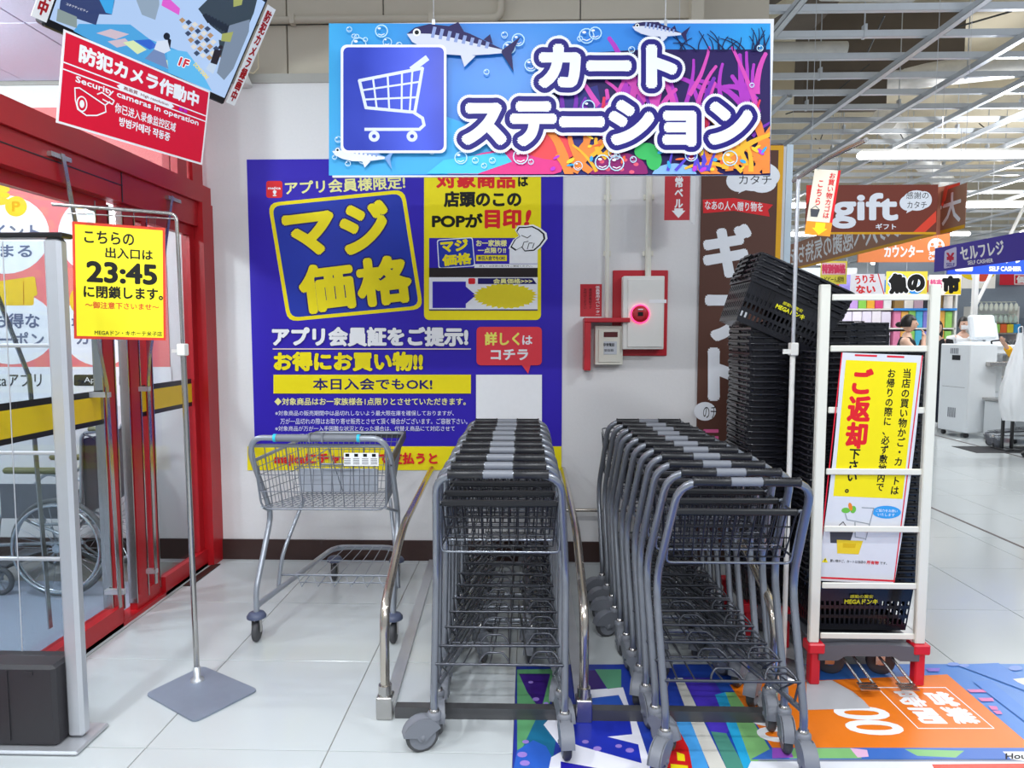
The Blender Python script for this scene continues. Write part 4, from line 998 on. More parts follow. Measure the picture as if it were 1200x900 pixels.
S.poly([(-w2+.02, h2-.03), (w2-.022, h2-.03), (w2-.022, -.115), (-w2+.02, -.115)], YEL)
S.text('当店の買い物かご・カートは', .088, -.098, .124, .435, [(.03, BLK)], vert=True)
S.text('お帰りの際に、必ず敷地内で', .026, -.085, .060, .43, [(.03, BLK)], vert=True)
S.text('ご返却', -.125, .09, -.028, .43, [(.055, REDI)], vert=True); S.text('下さい。', -.10, -.10, -.055, .09, [(.035, BLK)], vert=True)
# pictures: outlined trolley, black and yellow baskets, produce, speech bubble
S.poly(S.el(.085, -.175, .06, .028, 24), INK('#3a9fe6')); S.text('ご協力をお願い', .04, -.175, .13, -.162, [(0, W_)]); S.text('いたします', .05, -.192, .12, -.180, [(0, W_)])
GL = INK('#9aa0a8'); S.polys(sum([S.line(l, .004) for l in ([(-.02, -.16), (.03, -.16), (.022, -.23), (-.075, -.215), (-.085, -.19)], [(.022, -.23), (.015, -.30)], [(-.04, -.225), (-.03, -.29), (.015, -.295)])], []), GL)
S.polys([S.el(-.085, -.175, .018, .012), S.el(-.055, -.17, .012, .016)], INK('#6fbf4a')); S.polys([S.el(-.068, -.158, .008, .018, rot=20)], INK('#f08a2c'))
S.polys(S.line([(-.12, -.262), (-.09, -.225), (-.06, -.262)], .003)+[[(-.14, -.262), (-.04, -.262), (-.05, -.32), (-.13, -.32)]], INK('#4a4a50'))
S.polys([[(-.105, -.305), (.005, -.305), (-.005, -.365), (-.095, -.365)]], INK('#f0cf2e')); S.polys([[(-.078, -.318), (-.022, -.318), (-.024, -.338), (-.076, -.338)]], INK('#e0b818'))
S.text('買い物かご、カートは当店の', -.12, -.405, .03, -.392, [(.01, BLK)]); S.text('所有物', .034, -.407, .085, -.39, [(.03, REDI)]); S.text('です。', .09, -.405, .12, -.393, [(.01, BLK)])
S.poly([(-.155, -.407), (-.128, -.407), (-.1415, -.386)], YEL); S.text('!', -.145, -.404, -.138, -.391, [(.03, BLK)])
def plane_map(o):
    """photo pixel -> local (x,z) on the sheet's own plane"""
    M = wm(o); I = M.inverted(); n = (M.to_3x3() @ Vector((0, 1, 0))); P0 = M.translation; C = Vector((0, 0, CAM_H))
    def f(px, py):
        d = ray(px, py); t = (P0-C).dot(n)/d.dot(n); v = I @ (C+d*t); return (v.x, v.z)
    return f
def psheet(o, **k):
    s = Sheet(o, plane_map(o), **k); s.flip = -1; return s

# ================================================================ notice stand by the entrance
t = thing('notice_stand', 'chrome pole stand with grey floor plate carrying the yellow closing time notice', 'sign stand', (-1.464, 2.81, 0))
c = [Vector(p) for p in ((-1.59, 2.688, 0), (-1.463, 2.93, 0), (-1.132, 2.733, 0), (-1.284, 2.491, 0))]
g = rpoly([(p.x, p.y) for p in c], .03); b = MB(); b.prism(g, .0015, .008, lambda u, v, q: (u, v, q)); b.build('base_plate', mat('stand_plate', '#8d97a8', .45, .3), t, w=True)
px_, py_ = -1.425, 2.80
MB().lathe([(.028, .008), (.026, .016), (.014, .024), (.014, .07), (.0, .07)], (px_, py_, 0), 16).build('base_socket', M_alu, t, w=True)
MB().tube([(px_, py_, .03), (px_-.01, py_, 1.42)], .0115, 12).build('lower_pole', M_steel, t, w=True)
rd = Vector((-.40, -.165, .01))
MB().tube(bend([(px_-.01, py_, 1.38), (px_-.018, py_, 1.985), Vector((px_-.018, py_, 1.985))+rd], .03), .0072, 10).build('upper_pole', M_steel, t, w=True)
MB().tube([(px_-.012, py_, 1.965), Vector((px_-.012, py_, 1.955))+rd*.9], .003, 6).build('hanger_bar', M_steel, t, w=True)
b = MB().bevbox((px_-.010, py_-.004, 1.43), (.034, .04, .05), .004); b.box((px_-.035, py_-.01, 1.425), (.03, .012, .014)); b.build('clamp', M_white, t, w=True)
ang = math.atan2(.165, .40)
P = atY(141, 331, 2.66)
n_ = thing('closing_notice', 'yellow handwritten closing time notice with red border hanging from the pole stand', 'notice', P, (0, R(1.5), ang))
b = MB().box((0, .001, 0), (.318, .0016, .447)); b.build('sheet', INK('#f0f0ea'), n_)
RB = INK('#d8432c')
S = Sheet(n_, lambda x, y: (x, y)); S.polys([[(-.159, .2235), (.159, .2235), (.159, -.2235), (-.159, -.2235)]], RB); S.rect(-.150, -.213, .150, .213, INK('#f7e92a'))
K = lambda t_, x0, y0, x1, y1, o=.03, m=BLK, **k: S.text(t_, x0, y0, x1, y1, [(o, m)], **k)
K('こちらの', -.12, .145, .05, .195); K('出入口は', -.05, .092, .115, .135); K('23:45', -.115, -.005, .13, .078, .04); K('に閉鎖します。', -.125, -.065, .15, -.015, .035)
K('〜御注意下さいませ〜', -.12, -.105, .135, -.078, .02, RB); K('MEGAドン・キホーテ米子店', -.09, -.208, .145, -.188, .01)
for x in (-.10, .115): MB().box((x, -.002, .235), (.022, .012, .05)).box((x, -.002, .262), (.03, .014, .008)).build('clear_clip', M_acry, n_)

# ================================================================ clear panelled gate in the left foreground
GY = 2.38
t = thing('security_gate', 'clear panelled security gate with silver posts and black base box at the left edge', 'security gate', (-1.95, GY, 0))
for x in (-1.66, -2.35): MB().bevbox((x, GY, .925), (.062, .05, 1.81), .012).build('gate_post', M_alu, t, w=True)
MB().bevbox((-2.005, GY, 1.838), (.78, .062, .018), .004).build('top_cap', M_black, t, w=True)
for z in (1.455, 1.07, .682): MB().bevbox((-2.0, GY, z), (.62, .012, .014), .003).build('cross_bar', M_alu, t, w=True)
MB().bb(-2.32, -1.69, GY-.004, GY+.004, .32, 1.82).build('clear_panel', M_acry, t, w=True)
MB().tube([(-1.84, GY-.01, 1.82), (-1.85, GY-.01, .34)], .002, 5).build('antenna_wire', M_alu, t, w=True)
b = MB().bevbox((-2.01, GY-.01, .165), (.64, .13, .30), .012)
b.box((-1.86, GY-.077, .17), (.006, .004, .26)); b.box((-1.78, GY-.077, .29), (.03, .004, .012)); b.build('base_box', mat('box_charcoal', '#2d2b2f', .5), t, w=True)
MB().bevbox((-2.0, GY-.01, .009), (.80, .19, .016), .006).build('base_plate', M_alu, t, w=True)
S = psheet(t)

# ================================================================ ceiling hung camera monitor with its red sign
mo = thing('camera_monitor', 'tilted flat monitor hung from the ceiling showing a blue camera view of the shop', 'monitor', (-1.42, 2.05, 2.41), (.55, 0, 1.265))
W, Hh = .72, .405
MB().bevbox((W/2, .022, Hh/2), (W+.02, .04, Hh+.03), .006).build('monitor_body', M_black, mo)
def EM(c, e=1.0): return mat('screen_'+c.strip('#'), '#101010', .3, emit=c, es=e, var=.01)
MB().bb(.004, W-.004, .0005, .0019, .012, Hh-.004).build('screen', EM('#a9c4ea', .95), mo)
MB().bb(.2, .5, .05, .3, .1, .3).build('wall_bracket', M_dark, mo)
MB().tube([(.36, .2, .2), (.36, .02, .62)], .02, 10).build('hanging_pole', M_white, mo)
S = Sheet(mo, plane_map(mo), lift=.001); S.flip = -1
z6 = lambda x, y: (40+x/4.138, y/4.138)
def SP(pts, c, e=.95): S.poly([z6(*p) for p in pts], EM(c, e), 'screen_image')
def SPS(l, c, e=.95): S.polys([[z6(*p) for p in q] for q in l], EM(c, e), 'screen_image')
SP([(215, 115), (465, 118), (560, 190), (700, 245), (860, 440), (640, 350), (300, 210), (190, 150)], '#4a9ed8')
SPS([[(300, 160), (370, 140), (460, 165), (395, 190)], [(355, 200), (440, 185), (470, 215), (400, 230)]], '#c7b6c4'); SPS([[(430, 205), (480, 195), (545, 240), (500, 262)], [(640, 290), (700, 300), (720, 360), (640, 330)]], '#cfe0b0')
SPS([[(480, 195), (560, 190), (600, 225), (560, 240)]], '#2f62c8'); SPS([[(640, 235), (740, 250), (800, 330), (860, 440), (650, 350)]], '#5bb2e6')
S.text('1F', *z6(700, 325), *z6(750, 282), [(.1, EM('#ffffff')), (.05, EM('#c02a3a'))], rot=-20)
SPS([[(125, 5), (150, -60), (400, -60), (375, 70), (300, 40), (320, 45), (298, 120), (118, 60)]], '#32406e'); S.text('コネクティビティ', *z6(150, 42), *z6(262, 30), [(0, EM('#e8ecf8'))], rot=-20)
SPS([[(290, -50), (395, -60), (375, 68), (345, 60)]], '#3aa0e0'); SPS([[(112, 40), (205, 80), (205, 135), (105, 100)]], '#8fa0a0', .8)
SPS([[(470, -60), (600, -40), (605, 20), (585, 95), (520, 70)]], '#8fa3b8', .9); SPS([[(620, 0), (640, -20), (705, 40), (700, 72), (615, 25)]], '#d45ac8')
for i in range(5):
    for j in range(6):
        x = 700+i*30+j*14; y = 95+j*32+i*10
        SPS([[(x, y), (x+16, y-12), (x+32, y+2), (x+15, y+16)]], ['#b9936a', '#3d4a66', '#e6e2da'][(i+2*j) % 3], .8)
SPS([[(790, 40), (860, -30), (1085, -40), (1060, 60), (1000, 200), (940, 190), (850, 120)], [(890, 190), (950, 200), (930, 360), (905, 330)]], '#3b4a52', .7)
for k in range(9): SPS([[(810+k*16, 70+k*8), (830+k*16, 60+k*8), (850+k*14, 100+k*8), (836+k*14, 110+k*8)]], '#222c33', .6)
SPS([[(940, 120), (1040, 90), (1035, 150), (960, 330), (915, 385), (880, 350)]], '#7f90a6', .8)
SPS([[(905, 160), (960, 150), (945, 200), (900, 195)], [(960, -20), (1010, -30), (1000, 20), (960, 30)]], '#a8b060', .8)
# tiny flat figures seen in the camera picture
SPS([[(590, 195), (640, 190), (655, 240), (625, 255), (575, 235)]], '#cdd8ea'); SPS([[(575, 235), (625, 255), (645, 330), (530, 280)]], '#6f86b4'); SPS([Sheet.el(636, 172, 16, 18), [(640, 175), (658, 190), (652, 235), (642, 200)]], '#1c2030', .6)
SPS([[(868, 235), (905, 240), (880, 310), (848, 300)], Sheet.el(898, 225, 12, 9)], '#2a1c22', .6); SPS([[(845, 300), (880, 310), (862, 355), (825, 330)]], '#b9cbe0')
S.text('DON! DON!', *z6(755, 350), *z6(850, 330), [(.03, EM('#e8d23a'))], rot=-48)
# side strips
WS = INK('#f0efee'); DR = INK('#a81820')
for nm, x0, z0_, z1_ in (('right', W+.008, .0, .40), ('left', -.052, .0, .40)):
    s_ = thing('side_strip', 'white side strip with red characters taped along the %s edge of the camera monitor' % nm, 'sign', wm(mo) @ Vector((x0, -.004, z0_)), (.55, 0, 1.265), group='side strips of the camera monitor')
    MB().bb(0, .046, 0, .001, 0, .40).build('sheet', WS, s_); q = Sheet(s_)
    q.text('防犯カメラ録画中', .007, .012, .039, .385, [(.06, DR)], vert=True)
rs = thing('camera_warning_sign', 'red multilingual security camera warning sign hanging under the monitor', 'sign', (-1.452, 2.118, 2.147), (.192, 0, 1.225))
MB().bb(-.003, .568, 0, .0012, -.003, .271).build('sheet', INK('#f4f1f1'), rs)
RR = INK('#dc1434', .3); S = Sheet(rs)
S.rect(.004, .004, .561, .264, RR)
S.text('防犯カメラ作動中', .05, .195, .52, .25, [(.05, W_)]); S.rect(.004, .176, .561, .180, W_); S.rect(.004, .156, .561, .160, W_)
S.polys([[(.185, .168), (.20, .178), (.40, .178), (.415, .168), (.40, .158), (.20, .158)]], W_); S.text('高画質  High resolution', .21, .161, .39, .175, [(.02, INK('#8c1c26'))])
S.text('Security cameras in operation', .045, .128, .53, .153, [(.03, W_)]); S.text('你已进入录像监控区域', .185, .083, .43, .115, [(.02, W_)]); S.text('방범카메라 작동중', .205, .045, .41, .075, [(.03, W_)])
q = [(.045, .115), (.06, .12), (.15, .095), (.155, .075), (.125, .055), (.09, .045), (.06, .055), (.05, .08), (.045, .115)]
S.polys(S.line(q, .004)+S.line([(.12, .12), (.135, .13), (.18, .118), (.175, .105), (.14, .11)], .004)+S.line([(.15, .095), (.165, .11)], .004), W_)
S.poly(S.el(.072, .075, .018, .024), W_); S.poly(S.el(.072, .075, .014, .020), RR); S.poly(S.el(.072, .075, .008, .012), W_)
S.polys([S.rr(.435, .162, .452, .174, .003), S.rr(.455, .162, .472, .174, .003)], INK('#c81aa8'))
# small lamp holder and wall hook right of the monitor
t = thing('wall_speaker_cup', 'small white bell shaped cup fixed to the wall right of the monitor', 'lamp', atY(288, 93, WY-.02))
MB().lathe([(.0, .05), (.02, .05), (.035, .0), (.055, -.05), (.0, -.045)], (0, -.04, 0), 16).build('cup', M_white, t); MB().tube([(0, .02, .12), (0, -.02, .05)], .008, 6).build('bracket', M_alu, t)
t = MB().tube([atY(p[0], p[1], WY-.03) for p in ((302, 45), (303, 80), (297, 86), (290, 84), (284, 86))], .004, 6).build('loose_cable', mat('cable_beige', '#d8c8a8', .5), loc=atY(302, 60, WY-.03), w=True); tag(t, 'short beige cable hooked on the bulkhead right of the monitor', 'cable')

# ================================================================ tall pole with small hanging basket banner
t = thing('banner_pole', 'tall white pole with a rod holding the little basket banner, left of the white rack', 'sign stand', (1.133, 2.965, 0))
b = MB().tube([(0, 0, .02), (0, 0, 1.44)], .011, 10); b.build('lower_pole', M_white, t)
MB().tube([(0, 0, 1.40), (0, 0, 2.165)], .008, 10).build('upper_pole', M_alu, t)
b = MB().bevbox((0, -.005, 1.43), (.032, .04, .055), .004); b.box((-.03, -.01, 1.42), (.03, .012, .02)); b.build('clamp', M_white, t)
MB().tube([(0, .05, 2.15), (.0, -.30, 2.16), (.03, -.52, 2.165)], .009, 8).build('rod', M_steel, t)
MB().lathe([(.0, .001), (.12, .001), (.12, .008), (.02, .014), (.0, .014)], (0, 0, 0), 20).build('foot', M_alu, t)
Y0 = 2.62
for (c4, lab, nm) in (([(956, 207), (966, 206), (956, 274), (946, 275)], 'cream face of the little basket banner with red characters and an orange foot', 0), ([(966, 206), (983, 198), (973, 272), (956, 274)], 'red edged face of the little basket banner with a yellow arrow', 1)): pass
o = thing('basket_banner', 'little cream and red hanging banner pointing to the baskets with a yellow arrow', 'banner', atY(964, 236, 2.60), (0, R(7), R(-12)))
MB().bb(-.045, .045, 0, .001, -.125, .115).build('sheet', INK('#efe3cf'), o); S = Sheet(o)
S.rect(-.045, -.125, .045, -.075, INK('#ee9a2c')); S.poly([(-.012, -.078), (.022, -.078), (.022, -.098), (.032, -.098), (.005, -.122), (-.022, -.098), (-.012, -.098)], INK('#f7e52a'))
S.rect(.036, -.075, .045, .115, REDI); S.text('お買い物カゴは', .008, -.06, .030, .105, [(.02, REDI)], vert=True); S.text('こちら', -.026, -.015, -.008, .075, [(.02, REDI)], vert=True)
S.polys([[(-.038, -.03), (-.005, -.03), (-.010, -.058), (-.033, -.058)]], INK('#4a4a52')); S.polys(S.line([(-.035, -.03), (-.022, -.018), (-.008, -.03)], .002), INK('#4a4a52'))
for x in (-.035, .035): MB().box((x, -.002, .13), (.006, .012, .04)).box((x, -.002, .155), (.014, .02, .012)).build('clip', M_acry, o)

# ================================================================ printed floor sheet
fs = thing('floor_graphic', 'large colourful printed floor sheet under the cart rows with an orange opening hours panel', 'floor sticker', (1.1, 2.2, 0))
b = MB(); b._add([(-.055, 1.35, .0012), (2.9, 1.35, .0012), (2.9, 3.07, .0012), (-.055, 2.99, .0012)], [(0, 1, 2, 3)]); b._add([(-.055, 1.35, .0004), (2.9, 1.35, .0004), (2.9, 3.07, .0004), (-.055, 2.99, .0004)], [(3, 2, 1, 0)])
b.build('sheet', ramp_mat('sheet_blue', [(0, '#28338e'), (.35, '#2446b0'), (.6, '#3a78cc'), (1, '#5c92d8')], 'x', -1.2, 1.2, .3, .25, 4), fs, w=True)
def fm(px, py): v = atZ(px, py, 0.0); return (v.x-1.1, v.y-2.2)
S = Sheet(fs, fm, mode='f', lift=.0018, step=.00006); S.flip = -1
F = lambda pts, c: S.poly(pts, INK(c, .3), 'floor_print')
FS = lambda l, c: S.polys(l, INK(c, .3), 'floor_print')
F([(606, 785), (660, 784), (640, 835), (632, 865), (613, 885), (606, 890)], '#5f9f6c'); F([(608, 790), (645, 790), (634, 833), (618, 812)], '#3a1d74'); F([(632, 835), (660, 820), (645, 905), (600, 910), (606, 890)], '#1e6a8e')
F([(606, 880), (625, 868), (640, 875), (655, 903), (600, 910)], '#2f5fc0')
F([(637, 850), (648, 838), (676, 832), (700, 836), (742, 834), (762, 895), (760, 915), (640, 915), (646, 888), (660, 880)], '#e9e8f2')
F([(684, 836), (712, 836), (738, 843), (741, 861), (712, 864), (748, 873), (752, 895), (680, 875), (655, 866), (654, 850)], '#1d2fae'); F([(657, 893), (760, 912), (657, 915)], '#2420a0')
F([(678, 810), (730, 806), (737, 828), (676, 830)], '#e9e8f2'); F([(682, 820), (725, 815), (731, 827), (683, 828)], '#2455b8'); F([(680, 786), (700, 786), (712, 806), (680, 811)], '#3a1d74')
F([(697, 785), (728, 785), (728, 806), (712, 808)], '#5a9a78')
FS([S.el(x, y, a, a*.55, 12) for x, y, a in ((622, 800, 3), (628, 820, 4), (616, 870, 4), (612, 885, 6), (640, 825, 3), (700, 878, 5), (738, 880, 5), (686, 870, 4), (725, 875, 4), (615, 895, 6))], '#9a7fd0')
F([(769, 834), (788, 834), (795, 855), (807, 878), (812, 905), (780, 905)], '#d21f22'); FS([[(770, 838), (780, 840), (781, 846), (771, 845)], [(774, 852), (788, 856), (789, 862), (776, 859)], [(793, 882), (802, 885), (803, 893), (794, 892)], [(786, 896), (806, 898), (807, 904), (786, 904)]], '#f3dc1c')
F([(788, 834), (807, 834), (832, 905), (812, 905), (807, 878), (795, 855)], '#4a9fe2'); F([(790, 795), (800, 795), (853, 905), (833, 905), (806, 838)], '#d8d5cc')
F([(800, 795), (835, 795), (862, 842), (851, 862), (833, 858), (822, 838)], '#4a35b8'); F([(833, 858), (851, 860), (875, 905), (853, 905)], '#4f9080'); F([(838, 815), (850, 812), (884, 905), (873, 905)], '#2aa7d8'); F([(850, 812), (862, 812), (912, 895), (905, 905), (884, 905)], '#7fb874')
F([(855, 803), (1110, 791), (1205, 872), (1205, 877.5), (905, 877.5)], '#ef7d1e')
S.polys(S.line([(1028, 806.5), (1108, 806.5), (1165, 854.5), (1076, 854.5), (1028, 806.5)], .9), W_, 'floor_print')
M2 = Sheet(fs, lambda x, y: (x-1.1, y-2.2), mode='f', lift=S.l+.0001, step=.00006)
M2.text('営業', 1.695-.12, 2.675-.052, 1.695+.12, 2.675+.052, [(.05, W_)], rot=-90); M2.text('時間', 1.565-.12, 2.675-.052, 1.565+.12, 2.675+.052, [(.05, W_)], rot=-90)
M2.text('00', 1.315-.10, 2.575-.11, 1.315+.10, 2.575+.11, [(.03, W_)], rot=-90); M2.text('00', .93-.1, 2.52-.075, .93+.1, 2.52+.075, [(.03, W_)], rot=-90)
S.l = M2.l+.0001
F([(945, 800), (975, 798), (1000, 812), (1012, 822), (1020, 831), (945, 833)], '#b9b9bd')  # plain light grey patch over part of the orange panel
F([(905, 877.5), (1205, 877.5), (1205, 891), (880, 891)], '#3f6ec0'); FS([[(930, 878), (1000, 878), (1010, 890), (925, 890)], [(1060, 879), (1130, 881), (1120, 889), (1075, 887)]], '#86bf78'); FS([[(905, 878), (925, 878), (930, 889), (905, 890)]], '#9d55c4'); FS([[(996, 878), (1016, 880), (1018, 888), (1005, 889)]], '#e9b8d8')
F([(890, 891), (1205, 892), (1205, 894), (888, 893)], '#8a90a0'); F([(880, 893.5), (1205, 894), (1205, 915), (870, 915)], '#e6e7ee'); F([(1092, 897), (1205, 896), (1205, 915), (1100, 915)], '#d9452c')
F([(1175, 882), (1205, 882), (1205, 894), (1185, 891)], '#f0f0f4'); S.text('Hou', 1178, 884, 1203, 891, [(.04, BLK)])
FS([[(1133, 809), (1164, 809), (1165, 812.5), (1137, 812.5)], [(1146, 819), (1163, 819), (1165, 823), (1150, 823)], [(1158, 828), (1168, 829), (1170, 833), (1162, 833)], [(1163, 834), (1172, 834), (1175, 838), (1168, 838)]], '#e07ab4')
FS([[(1120, 780), (1170, 778), (1205, 800), (1205, 812), (1160, 795)], [(1140, 800), (1160, 798), (1205, 835), (1205, 850)]], '#4a86d8'); FS([[(1085, 784), (1102, 784), (1100, 788), (1088, 788)]], '#8a6fd8'); FS([S.el(1117, 779.5, 7, 2.2), S.el(1130, 781, 6, 1.8), S.el(1190, 784, 8, 3)], '#7f9ce0')
F([(1187, 797), (1205, 795), (1205, 806), (1193, 801)], '#e8e4d0')
# ================================================================ open shop ceiling on the right
struct(MB().bb(1.0, 22, WY+.12, 26, 5.2, 5.3), 'ceiling', M_deck)
struct(MB().bb(1.0, 22, 25.6, 25.8, 0, 5.2), 'wall_far', mat('far_wall', '#c3ccd6', .7))
struct(MB().bb(-6, 1.64, WY+.5, WY+.6, 0, 5.2), 'wall_store_side', M_bulk)
def channel(b, p, q, w=.045, h=.045):
    (x0, y0, z0), (x1, y1, z1) = p, q
    if abs(x1-x0) > abs(y1-y0): b.bb(x0, x1, y0-w/2, y0-w/2+.004, z0, z0+h); b.bb(x0, x1, y0-w/2, y0+w/2, z0, z0+.004); b.bb(x0, x1, y0+w/2-.004, y0+w/2, z0, z0+h*.4)
    else: b.bb(x0-w/2, x0-w/2+.004, y0, y1, z0, z0+h); b.bb(x0-w/2, x0+w/2, y0, y1, z0, z0+.004); b.bb(x0+w/2-.004, x0+w/2, y0, y1, z0, z0+h)
for i, (x, y0) in enumerate(((2.05, 4.7), (2.75, 7.5), (3.43, 4.7), (4.19, 4.7), (4.92, 4.7), (5.65, 6), (6.4, 6), (7.2, 7), (8.0, 8), (9.0, 8), (10, 9), (11.5, 9))):
    b = MB(); channel(b, (x, y0, 3.98), (x, 25, 3.98), .06, .05)
    o = b.build('ceiling_channel', M_chan, loc=(x, y0, 3.98), w=True); tag(o, 'silver ceiling channel running away from the camera, %s from the left' % ['first', 'second', 'third', 'fourth', 'fifth', 'sixth', 'seventh', 'eighth', 'ninth', 'tenth', 'eleventh', 'last'][i], 'ceiling channel', 'lengthwise ceiling channels')
for i in range(26):
    y = 5.2+.48*i if i < 14 else 11.9+1.0*(i-14); x0 = 1.2 if i < 8 else 1.9; x1 = 5.2+rnd.choice([-.9, 0, .9])+.55*max(0, y-5.2)+(1 if i > 2 else 0)
    b = MB(); channel(b, (x0, y, 4.035), (x1, y, 4.035), .045, .055)
    for x in (1.9, 3.0, 4.2, 5.4, 6.6, 8.0):
        if x < x1-.2 and i % 2 == 0: xx = x+rnd.uniform(-.2, .2); b.cyl((xx, y, 4.06), (xx, y, 5.2), .006, 6); b.bb(xx-.012, xx+.012, y-.03, y+.03, 4.03, 4.14)
    o = b.build('ceiling_channel', M_chan, loc=(x0, y, 4.03), w=True); tag(o, 'silver cross channel of the open ceiling grid, %s counted from the camera' % nth(i+1), 'ceiling channel', 'crosswise ceiling channels')
for nm, m, args, lb, ct in (
    ('roof_beam', M_deck, [(1.0, 20, 5.6, 5.95, 4.85, 5.2)], 'beige roof beam nearest above the ceiling grid', 'beam'),
    ('roof_beam', M_deck, [(1.0, 20, 9.6, 10.0, 4.7, 5.2)], 'beige roof beam in the middle of the shop ceiling', 'beam'),
    ('roof_beam', M_deck, [(1.0, 20, 14.4, 14.8, 4.7, 5.2)], 'beige roof beam far back in the shop ceiling', 'beam'),
    ('roof_shaft', M_beam, [(3.15, 4.95, 8.16, 8.45, 4.5, 5.2), (3.15, 4.1, 8.17, 8.45, 4.12, 4.5)], 'dark brown boxed shaft hanging through the ceiling grid', 'shaft'),
    ('roof_shaft', M_beam, [(2.2, 3.0, 6.4, 7.6, 4.7, 5.2)], 'dark brown box high above the front ceiling channels', 'shaft'),
    ('roof_duct', M_beam, [(2.5, 3.1, 9.2, 13.0, 4.2, 4.7)], 'dark square duct beyond the brown girder', 'duct')):
    b = MB()
    for a in args: b.bb(*a)
    o = b.build(nm, m, loc=(args[0][0], args[0][2], args[0][4]), w=True); tag(o, lb, ct)
M_ins = mat('pipe_insulation', '#e4e2dc', .5, .2, var=.15, scale=12, bump=.3)
for p, q, r_, lb in (((2.0, 7.0, 4.28), (3.1, 7.0, 4.28), .065, 'short white insulated pipe above the grid near the brown banner'), ((2.45, 6.0, 4.35), (3.3, 6.2, 4.42), .075, 'silver wrapped pipe stub with an open brown end'),
                     ((2.0, 6.6, 4.3), (3.3, 5.2, 4.75), .05, 'slanting beige pipe above the front channels'), ((5.0, 10, 4.5), (9.0, 15, 4.5), .18, 'thick cream duct running across the far ceiling'), ((3.4, 8.4, 4.4), (6.6, 8.0, 4.6), .14, 'cream insulated duct over the checkout aisle')):
    o = MB().cyl(p, q, r_, 16).build('ceiling_pipe', M_ins if 'beige' not in lb else M_deck, loc=p, w=True); tag(o, lb, 'pipe')
b = MB()
for k in range(16):
    p = Vector((rnd.uniform(2, 7), rnd.uniform(5.5, 12), 4.25)); q = p+Vector((rnd.uniform(-1.5, 1.5), rnd.uniform(-1.5, 1.5), rnd.uniform(-.15, .5)))
    b.tube([p, p.lerp(q, .5)-Vector((0, 0, .12)), q], .008, 4)
o = b.build('ceiling_cables', mat('cable_dark', '#4a4a48', .6), loc=(4, 8, 4.2), w=True); tag(o, 'tangle of thin cables slung over the ceiling grid', 'cables', kind='stuff')
# tube lights
M_tube = mat('tube_light', '#ffffff', .4, emit='#ffffff', es=7)
def tube_light(x0, x1, y, z, lb, grp=None):
    t = thing('tube_light', lb, 'ceiling light', ((x0+x1)/2, y, z), group=grp)
    h = (x1-x0)/2
    MB().tube([(-h, 0, 0), (-h+.03, 0, 0), (h-.03, 0, 0), (h, 0, 0)], [.03, .05, .05, .03], 12).build('diffuser', M_tube, t)
    MB().bevbox((0, 0, .06), (2*h-.1, .08, .05), .01).build('housing', M_white, t)
    b = MB(); b.cyl((-h*.8, 0, .08), (-h*.8, 0, 5.2-z), .006, 6); b.cyl((h*.8, 0, .08), (h*.8, 0, 5.2-z), .006, 6); b.build('hanger', M_alu, t)
tube_light(4.46, 7.0, 9.6, 3.9, 'long bright tube light above the gift banner at the right edge')
tube_light(7.3, 9.8, 9.6, 3.9, 'bright tube light continuing the long one outside the frame')
for ri, (y, z) in enumerate(((13.2, 3.9), (17, 3.9), (20.5, 3.9), (24, 3.9))):
    for ci, x in enumerate((4.6, 8.2, 11.8, 15.4)):
        tube_light(x, x+2.5, y+rnd.uniform(-.2, .2), z, 'distant tube light, %s from the left in the %s far row' % (nth(ci+1), nth(ri+1)), 'distant tube lights')

# ================================================================ banners hanging in the shop
def angled(name, label, cat, A, B, zt, zb, m, t=.003):
    """upright sheet from A=(x,y) to B"""
    A = Vector(A); B = Vector(B); d = B-A; a = math.atan2(d.y, d.x)
    o = thing(name, label, cat, ((A.x+B.x)/2, (A.y+B.y)/2, (zt+zb)/2), (0, 0, a)); L = d.length; h = zt-zb
    MB().bb(-L/2, L/2, 0, t, -h/2, h/2).build('sheet', m, o)
    b = MB()
    for x in (-L/2+.03, L/2-.03): b.tube([(x, 0, h/2), (x, 0, 4.0-(zt+zb)/2)], .0015, 4)
    b.build('suspension_wire', M_alu, o)
    return o, L, h
GB = INK('#7c3a2c', .5)
o, w2, h2 = board('gift_banner', 'brown gift banner with big white lettering and red corner ribbons', 'banner', 945, 217, 1097, 274, 4.5, GB, .002)
S = Sheet(o, Y=4.5)
S.poly([(945, 217), (956, 217), (946, 240), (945, 240)], INK('#e5352a')); S.poly([(1068, 274), (1097, 247), (1097, 260), (1082, 274)], INK('#ea4a34')); S.polys([[(945, 272), (1097, 272), (1097, 274.6), (945, 274.6)]], GLD)
S.polys([S.el(1074, 235, 16, 12, 24), S.el(1064, 238, 10, 9), S.el(1083, 234, 9, 10), [(1064, 244), (1070, 246), (1062, 250)]], CR)
S.text('感謝の', 1062, 225, 1088, 233, [(0, BLK)]); S.text('カタチ', 1063, 236, 1086, 244, [(0, BLK)])
S.text('gift', 974, 226, 1053, 268, [(.035, CR)]); S.text('ギフト', 1026, 262, 1050, 269, [(.03, CR)])
b = MB()
for px in (950, 1092): a = atY(px, 217, 4.5); b.tube([(a.x, 4.5, a.z), (a.x, 4.5, 4.0)], .0015, 4)
b.build('suspension_wire', M_alu, o, w=True)
o, L, h = angled('reversed_banner', 'brown banner seen from behind with mirrored white lettering and a yellow hem', 'banner', (2.97, 8.0), (2.92, 4.72), 2.50, 2.20, INK('#a87a62', .6))
S = Sheet(o); S.rect(-L/2, -h/2, L/2, -h/2+.025, GLD); S.text('大切なあの人へ感謝の気持ちを', -L/2+.08, -.10, L/2-.05, .12, [(.02, W_)], mirror=True)
